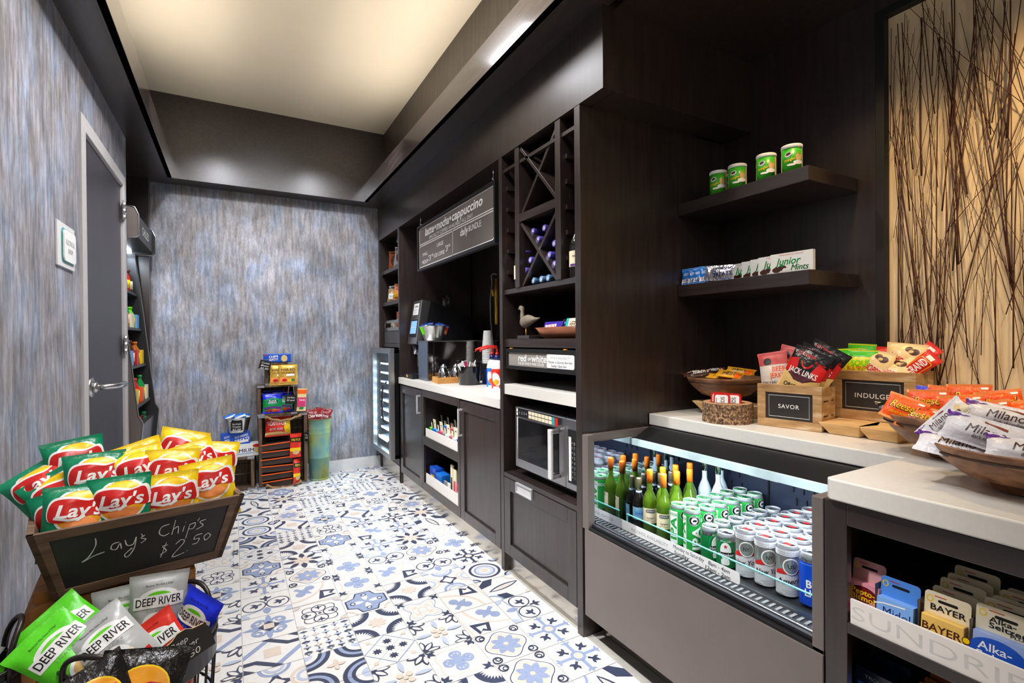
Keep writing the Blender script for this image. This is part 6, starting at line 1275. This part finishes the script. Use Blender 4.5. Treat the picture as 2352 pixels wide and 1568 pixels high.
for i, (px_, py_, x, rz, tl, rl, s) in enumerate(((2076, 940, 1.60, -70, -26, 22, 'leftmost at the front'), (2134, 926, 1.66, -72, -14, -3, 'upright in the middle left'), (2212, 940, 1.625, -66, -20, -8, 'behind the propped white cookie packet'), (2276, 955, 1.60, -62, -26, -12, 'right of the middle at the front'), (2228, 915, 1.70, -66, -14, -2, 'highest at the back'), (2300, 930, 1.69, -60, -18, -10, 'back right'), (2345, 955, 1.64, -58, -30, -14, 'far right, half out of view'), (2178, 918, 1.74, -70, -14, 4, 'at the back, upper half showing'), (2110, 960, 1.605, -70, -34, 14, 'low in front of the upright one'))): bagc('reese', i, 'orange peanut butter cup packet in the walnut bowl, '+s, 'candy', PX(px_, py_, x), rz, tl, rl, 'orange candy packets', scale=.66)
inbowl(B2, 'darkbar', 0, 'dark chocolate bar at the left rim of the orange packet bowl', 'candy', .0, .125, .012, -60, -50, -14, None); inbowl(B2, 'darkbar', 1, 'dark bar lying behind the dark one at the bowl rim', 'candy', .05, .10, .02, -50, -50, -8, None); inbowl(B2, 'bluebar', 0, 'dark blue mint packet peeking over the orange packets', 'candy', .085, .07, .038, -60, -30, 10, None)
for i, (px_, py_, x, rz, tl, rl, s) in enumerate(((2168, 966, 1.43, -100, -24, -58, 'propped up on end at the left'), (2275, 1000, 1.375, -70, -26, 17, 'front, full name showing'), (2318, 966, 1.50, -66, -30, 14, 'on the pile behind the front one'), (2208, 1030, 1.37, -66, -54, 14, 'lying lowest at the left rim'), (2385, 1046, 1.36, -60, -44, 12, 'low at the right edge'))): bagc('milano', i, 'white cookie packet in the nearest walnut bowl, '+s, 'cookies', PX(px_, py_, x), rz, tl, rl, 'white cookie packets', scale=.6 if i == 0 else .78)
# boat shaped wooden dishes
def bdish(lb_, c, rz, L=.1, W_=.045, H=.045):
    d = thing('wooden_boat', lb_, 'dish', T=TL(*c) @ rot(0, 0, rz)); m = MB()
    b0 = [(-L*.55, -W_*.8), (L*.6, -W_*.8), (L*.75, 0), (L*.6, W_*.8), (-L*.55, W_*.8)]; t0 = [(-L, -W_*.9), (L*.7, -W_), (L, 0), (L*.7, W_), (-L, W_*.9)]
    vs = [(x, y, 0) for x, y in b0]+[(x, y, H) for x, y in t0]; n = 5
    m.add(vs, [tuple(range(n))[::-1], tuple(range(n, 2*n))]+[(k, (k+1) % n, n+(k+1) % n, n+k) for k in range(n)], PALEWOOD); m.build('block', d, bevel=.003); return d
bdish('pale wooden boat shaped riser under the left of the larger candy crate', (1.850, .925, ZT), -86, .078, .085, .038)
bdish('pale wooden boat shaped riser under the right of the larger candy crate', (1.856, .812, ZT), -86, .068, .085, .038)
bdish('golden wooden boat shaped riser under the bowl behind the bark ring', (1.86, 1.41, ZT), -86, .150, .075, .052)
# bark ring with mint tins
lg = thing('bark_holder', 'hollowed slice of log with rough bark holding mint tins', 'holder', (1.708, 1.312, ZT))
m = MB(); m.lathe([(.0925+.002*noise.noise(Vec((k*.9, 3., 1.))), .075*k/14) for k in range(15)], BARK, 110, wob=.035, smooth=False); m.build('bark', lg)
m = MB(); m.lathe([(.090, .0755), (.088, .0765), (.066, .0765), (.064, .07), (.062, .012), (0, .012)], CUT, 40); m.build('cut_wood', lg)
for i, (dx, dy, rz_) in enumerate(((-.035, .0, -62), (-.012, .03, -58), (-.008, -.03, -66))):
    m = MB(); pl = rc(-.03, -.05, .03, .05, RED, .012)[0]; m.prism(pl, 0, .016, RED, T=XZ); m.decal([rc(-.024, -.043, .024, .043, WHITE, .008), tx('ALTOIDS', .004, 0, .014, INK, .07, 0, .01, 90), rc(-.02, -.03, -.017, .03, GREYI)], fxz(0, 0, 0))
    tag(m.build('mint_tin', T=TL(1.708+dx, 1.312+dy, ZT+.063) @ rot(0, 0, rz_) @ rot(-6, 0, 0), bevel=.002), 'red and white mint tin in the bark ring, %s' % ('in front', 'behind on the left', 'behind on the right')[i], 'mint tin', 'mint tins')
# labelled crates
def sign_crate(lb_, c, rz, w, d, h, word):
    b = thing('sign_crate', lb_, 'crate', T=TL(*c) @ rot(0, 0, rz)); fw2 = h*.19
    m = MB()
    for q in ((0, 0, w, fw2), (0, h-fw2, w, h), (0, fw2, fw2, h-fw2), (w-fw2, fw2, w, h-fw2)): m.box(q[0], 0, q[1], q[2], .016, q[3], CRATEW)
    m.build('front_frame', b, bevel=.0015)
    m = MB(); m.box(fw2, .005, fw2, w-fw2, .012, h-fw2, CHALKB); m.decal([fr(-w/2+fw2+.012, -h/2+fw2+.010, w/2-fw2-.012, h/2-fw2-.010, .0016, WHITE), tx(word, 0, 0, h*.095, WHITE, None, 0, .006, spc=1.12)], fxz(w/2, .005, h/2)); m.build('chalkboard_panel', b)
    for x in (0, w-.012):
        m = MB()
        for k in range(3): m.box(x, .016, h*k/3+.003, x+.012, d-.012, h*(k+1)/3-.003, CRATEW)
        m.box(x+.001, d*.5, .002, x+.014, d*.5+.02, h-.002, CRATEW); m.build('side_slats', b, bevel=.001)
    m = MB(); m.box(0, d-.012, 0, w, d, h, CRATEW); m.build('back_board', b, bevel=.001)
    m = MB(); m.box(.012, .016, .002, w-.012, d-.012, .014, CRATEW); m.build('bottom_board', b)
    return b
SC = (1.738, 1.203, ZT); SR = -81.; sw, sd_, sh = .222, .12, .157
sign_crate('pale wooden crate with black sign of five letters, full of jerky pouches', SC, SR, sw, sd_, sh, 'SAVOR')
def incr(C0, Rz, u, v, z): a = R(Rz); return (C0[0]+u*math.cos(a)-v*math.sin(a), C0[1]+u*math.sin(a)+v*math.cos(a), C0[2]+z)
for i, (k, u, v, z, dz, tl, rl, lb_) in enumerate((('jerky', .045, .045, .185, 6, -12, -10, 'rose and white jerky pouch in front at the left of the smaller crate'), ('jerky', .075, .08, .205, -4, -12, 14, 'rose and white jerky pouch behind the front one, turned the other way'), ('jerky', .115, .095, .20, -6, -10, 20, 'rose and white jerky pouch at the back, only its edge in view'), ('jack', .145, .04, .192, 2, -12, 22, 'black and tan jerky pouch in front with its full front showing'), ('jack', .180, .075, .212, 0, -10, 30, 'black and red jerky pouch behind the tan fronted one'), ('jack', .155, .06, .20, 0, -10, 26, 'black jerky pouch between the other two'))): bagc(k, i, lb_, 'jerky', incr(SC, SR, u, v, z), SR+dz, tl, rl, 'jerky pouches in the smaller crate', scale=.92)
IC = (1.92, 1.030, ZT+.0385); IR = -86.; iw, id_, ih = .253, .155, .172
sign_crate('larger pale wooden crate with black sign of seven letters, full of candy', IC, IR, iw, id_, ih, 'INDULGE')
for i, (k, u, v, z, dz, tl, rl, lb_) in enumerate((('sour', .035, .05, .205, -6, -10, -4, 'yellow and green sour candy bag at the far left of the larger crate'), ('sour', .085, .045, .20, 4, -10, 2, 'yellow and green sour candy bag second from left in the larger crate'), ('sour', .06, .10, .222, 0, -8, 3, 'green topped sour candy bag behind the two in front'), ('whop', .125, .045, .195, 4, -12, 8, 'cream malt ball bag standing upright in the middle of the larger crate'), ('whop', .185, .045, .175, 0, -30, -4, 'cream malt ball bag lying low at the front right'), ('whop', .205, .09, .222, 4, -12, 6, 'cream malt ball bag standing tallest at the right'), ('redbag', .115, .13, .205, 0, -8, 2, 'red candy bag behind the malt balls on the left'), ('redbag', .165, .135, .20, 0, -8, -2, 'red candy bag at the back in the middle'), ('grand', .245, .06, .195, 4, -14, 48, 'red chocolate bar slanting out of the larger crate, front one'), ('grand', .235, .11, .222, 4, -14, 44, 'red chocolate bar slanting out of the larger crate, back one'))): bagc(k, i, lb_, 'candy', incr(IC, IR, u*.94, v*.94, z*.93), IR+dz, tl, rl, 'candy in the larger crate', scale=.93)
# ---- medicine packs in the right cabinet
def card(lb_, c, rz, w, h, cm, bm__, art, grp, hole=True, depth=.022):
    o = thing('medicine_pack', lb_, 'medicine', T=TL(*c) @ rot(0, 0, -90+rz) @ rot(-7, 0, 0), group=grp)
    m = MB(); m.prism(rc(-w/2, 0, w/2, h, cm, .008)[0], 0, .0012, cm, T=XZ); m.decal([rc(-.016, h-.020, .018, h-.014, INK, .003), el(-w*.38, h-.016, .006, .007, YEL), el(-w*.38, h-.016, .004, .005, cm), rc(-w*.28, h-.009, -w*.02, h-.0075, RED)]+art[0], fxz(0, 0, 0), None); m.build('card', o)
    m = MB(); m.box(-w*.46, -depth, .004, w*.46, 0, h*.62, bm__); m.decal(art[1], fxz(0, -depth, h*.33), None); m.build('carton', o, bevel=.002); return o
PEPA = ([], [el(0, .012, .030, .018, INK), el(0, .012, .028, .0165, DRED), tx('Pepto-', 0, .017, .012, YEL, .05, 0, .02), tx('Bismol', 0, .004, .012, YEL, .05, 0, .02), rc(-.03, -.03, .03, -.018, PINK)])
MIDA = ([], [tx('Midol', .004, .006, .018, NAVY, .052, 0, 0), tx('Complete', 0, -.014, .014, WHITE, .06, .2, .01), st([(-.04, .016), (-.02, .022), (.02, .026)], .003, WHITE)])
BAYA = ([tx('BAYER', .002, .087, .012, INK, .060, 0, .02)], [tx('BAYER', 0, .012, .015, BROWN, .066, 0, .02), el(.04, .012, .007, .007, BROWN), el(.04, .012, .0055, .0055, YEL)])
ALKA = ([tx('Alka-', -.004, .104, .010, INK, .04, 0, .014), tx('Seltzer', .004, .093, .010, INK, .055, 0, .014), tx('PLUS', .02, .085, .005, INK, .024, 0, .01)], [el(-.004, .006, .042, .026, BLUE), tx('Alka-', -.008, .014, .015, WHITE, .05, 0, .012), tx('Seltzer', 0, -.004, .015, WHITE, .07, 0, .012), tx('PLUS', .02, -.020, .010, LIME, .035, 0, .01), el(.042, -.008, .012, .012, WHITE)])
MX = XF+.066; MZ = .557; ORD = 'frontmost', 'second', 'third', 'fourth', 'rearmost'
card('pink stomach relief pack at the left end of the medicine shelf', (MX, .622, MZ), 0, .070, .128, mat('rose card', (214, 160, 158), .45), mat('pale pink carton', (232, 150, 160), .4), PEPA, None)
card('blue cramp relief pack second from left on the medicine shelf', (MX-.012, .553, MZ), 0, .076, .114, mat('mid blue card', (80, 142, 220), .45), mat('light blue carton', (130, 176, 232), .35), MIDA, None)
for k in range(5): card('cream and yellow headache tablet pack, %s in its row' % ORD[k], (MX-.014+.033*k, .468-.001*k, MZ), 0, .078, .118+.006*k-.004*(k % 2), CREAM, mat('golden carton', (236, 190, 96), .4), BAYA, 'headache tablet packs')
for k in range(5): card('cream and blue fizzy tablet pack, %s in its row' % ORD[k], (MX-.014+.033*k, .378-.002*k, MZ), 0, .088, .128+.004*(k % 2), CREAM, mat('blue white carton', (150, 170, 216), .4), ALKA, 'fizzy tablet packs')
for i, y in enumerate((.5935, .512, .425)):
    m = MB(); m.box(MX-.02, y-.001, MZ, MX+.2, y+.001, MZ+.095, mat('smoky divider', (70, 58, 56), .15)); tag(m.build('shelf_divider'), 'thin clear shelf divider on the medicine shelf, %s' % ('left of the blue pack', 'left of the cream packs', 'left of the fizzy tablet packs')[i], 'divider', 'shelf dividers')
for k in range(3):
    h = .335+.018*k; m = MB(); m.box(-.045, 0, 0, .045, .05, h, mat('navy dark box', (24, 32, 54), .25)); m.decal([rc(-.04, .06, .04, .13, BLUE), tx('TROJAN', 0, .10, .018, WHITE, .07, 0, .012), tx('TROJAN', 0, .148, .008, GREYI, .05)], fxz(0, 0, .17), None)
    tag(m.build('dark_carton', T=TL(MX+.01+.056*k, .606, .0905) @ rot(0, 0, -90), bevel=.002), 'dark navy carton on the lowest right shelf, %s' % ('in front', 'second', 'rearmost')[k], 'carton', 'dark cartons')
for k in range(10):
    m = MB(); m.prism(rc(-.05, 0, .05, .33+.004*k, TAN, .006)[0], 0, .004, mat('amber card', (190, 108, 40), .5), T=XZ); m.decal([rc(-.04, .26, .04, .30, ORANGE)], fxz(0, 0, 0), None)
    tag(m.build('amber_packet', T=TL(MX+.0+.022*k, .500-.002*k, .0905) @ rot(0, 0, -90) @ rot(-4, 0, 0)), 'amber card packet on the lowest right shelf, %s of the row' % ('first second third fourth fifth sixth seventh eighth ninth tenth'.split()[k]), 'packet', 'amber packets')
# ---- goods in the chilled display case
gl = [('green bottle', GREEN, .19), ('amber bottle', mat('amber juice', (190, 100, 20), .15), .17), ('lime bottle', LIME, .16), ('red bottle', RED, .18), ('brown bottle', BROWN, .18)]
for zi, z in enumerate((.521, .8005, 1.0605, 1.3205, 1.5805)):
    x0 = -.528-.1*(z-.745)-.062-(.02 if zi == 0 else 0)
    for k in range(6):
        nm, mm_, h = gl[(k+zi) % 5]; m = MB(); h2 = h*.95
        if zi in (1, 2, 3) and k % 2: m.box(-.035, -.045, 0, .035, .045, .10, (RED, CREAM, YEL, LBLUE, ORANGE)[(k+zi) % 5]); nm2 = 'food carton'
        else: m.lathe([(.030, 0), (.032, .005), (.032, h2*.6), (.014, h2*.82), (.014, h2*.9), (.017, h2*.9), (.017, h2), (0, h2)], mm_, 16); m.lathe([(.0325, h2*.15), (.0325, h2*.5)], (WHITE, YEL, CREAM)[k % 3], 16); nm2 = nm
        tag(m.build('drink_bottle' if 'bottle' in nm2 else 'food_carton', T=TL(x0, 4.04+.11*k, z)), '%s on the %s level of the chilled case, %s from the near side' % (nm2, ('lowest', 'second', 'third', 'fourth', 'top')[zi], ('first', 'second', 'third', 'fourth', 'fifth', 'sixth')[k]), 'bottle' if 'bottle' in nm2 else 'carton', 'goods in the chilled case')
# ================================================================ light
def area(name, loc, target, size, power, rgb, size_y=None, spread=180):
    l = bpy.data.lights.new(name, 'AREA'); l.energy = power; l.color = lin(rgb) if max(rgb) > 1.5 else rgb; l.shape = 'RECTANGLE' if size_y else 'SQUARE'
    l.size = size; l.spread = R(spread)
    if size_y: l.size_y = size_y
    o = bpy.data.objects.new(name, l); COL.objects.link(o); o.location = loc
    o.rotation_euler = (Vec(target)-Vec(loc)).to_track_quat('-Z', 'Y').to_euler(); return o
def spot(name, loc, target, power, rgb, angle, blend=.6, rad=.05):
    l = bpy.data.lights.new(name, 'SPOT'); l.energy = power; l.color = lin(rgb); l.spot_size = R(angle); l.spot_blend = blend; l.shadow_soft_size = rad
    o = bpy.data.objects.new(name, l); COL.objects.link(o); o.location = loc
    o.rotation_euler = (Vec(target)-Vec(loc)).to_track_quat('-Z', 'Y').to_euler(); return o
COOL = (246, 248, 255); NEUT = (255, 246, 232); WARM = (255, 216, 164); CREAML = (255, 238, 208)
# unseen uplights added behind the raised lips to brighten the ceiling
for x, tx_ in ((-.49, .25), (1.17, .42)): area('ceiling_fill', (x, 1.3, 2.60), (tx_, 1.3, 3.14), 5.2, 22, (255, 248, 242), .05)
# added soft fill over the aisle; the ceiling shows no fittings
for y in (.4, 1.6, 2.8): area('aisle_fill', (.33, y, 3.10), (.33, y, 0), .5, 9, COOL, .5)
for y in (.9, 1.9, 2.9): spot('wall_spot', (.55, y, 3.05), (-.573, y-.1, 1.25), 66, COOL, 80, .9, .06)
for y, ty, a, p in ((.8, 1.15, 38, 240), (2.1, 2.3, 54, 260), (3.2, 3.45, 54, 260)): spot('cabinet_fill', (-.2, y, 3.05), (1.24, ty, .35), p, COOL, a, .9, .06)  # extra spots added to lift the dark cabinet fronts
for x in (-.1, .75): spot('wall_spot', (x, 3.3, 3.05), (x, 4.86, 1.0), 95, COOL, 80, .9, .06)
spot('fascia_spot', (.3, 1.75, 3.08), (1.236, 1.72, 2.25), 45, NEUT, 62, .9, .05)
# nook spots, warm
spot('nook_spot', (1.72, .95, 2.45), (1.80, .95, .9), 22, WARM, 92, .9, .04); spot('nook_spot', (1.60, .1, 2.45), (2.2, .25, 1.5), 38, WARM, 88, .7, .04)
# fill added behind the viewer for the right-hand cabinet, no known lamp
area('front_fill', (.9, -1.5, 2.2), (1.4, 1.0, .6), 1.2, 8, NEUT, .8)
# cooler strip, wine cooler, chilled case
area('cooler_light', (1.50, 1.15, .770), (1.62, 1.15, .40), .86, 6.0, (226, 240, 255), .02)
area('cooler_light', (1.21, 4.50, .67), (1.8, 4.50, .6), .3, 7, (200, 226, 255), .7)
area('case_light', (-.68, 4.33, 1.86), (-.70, 4.33, 1.0), .6, 2.5, (226, 240, 255), .05)
wd = bpy.data.worlds.new('lobby'); scene.world = wd; wd.use_nodes = True; nt = wd.node_tree
bg = nt.nodes['Background']; tc = nt.nodes.new('ShaderNodeTexCoord'); sx = nt.nodes.new('ShaderNodeSeparateXYZ'); rp = nt.nodes.new('ShaderNodeValToRGB')
rp.color_ramp.elements[0].color = (.40, .38, .36, 1); rp.color_ramp.elements[1].color = (.85, .82, .78, 1)
nt.links.new(tc.outputs['Generated'], sx.inputs[0]); nt.links.new(sx.outputs['Z'], rp.inputs['Fac']); nt.links.new(rp.outputs['Color'], bg.inputs['Color']); bg.inputs['Strength'].default_value = .14
scene.view_settings.view_transform = 'Standard'; scene.view_settings.look = 'None'; scene.view_settings.gamma = 1; scene.view_settings.use_curve_mapping = False
scene.view_settings.exposure = .35
scene.cycles.max_bounces = 8; scene.cycles.diffuse_bounces = 4; scene.cycles.glossy_bounces = 4; scene.cycles.transparent_max_bounces = 8; scene.cycles.caustics_reflective = False; scene.cycles.caustics_refractive = False
scene.cycles.use_denoising = True; scene.cycles.sample_clamp_indirect = 6
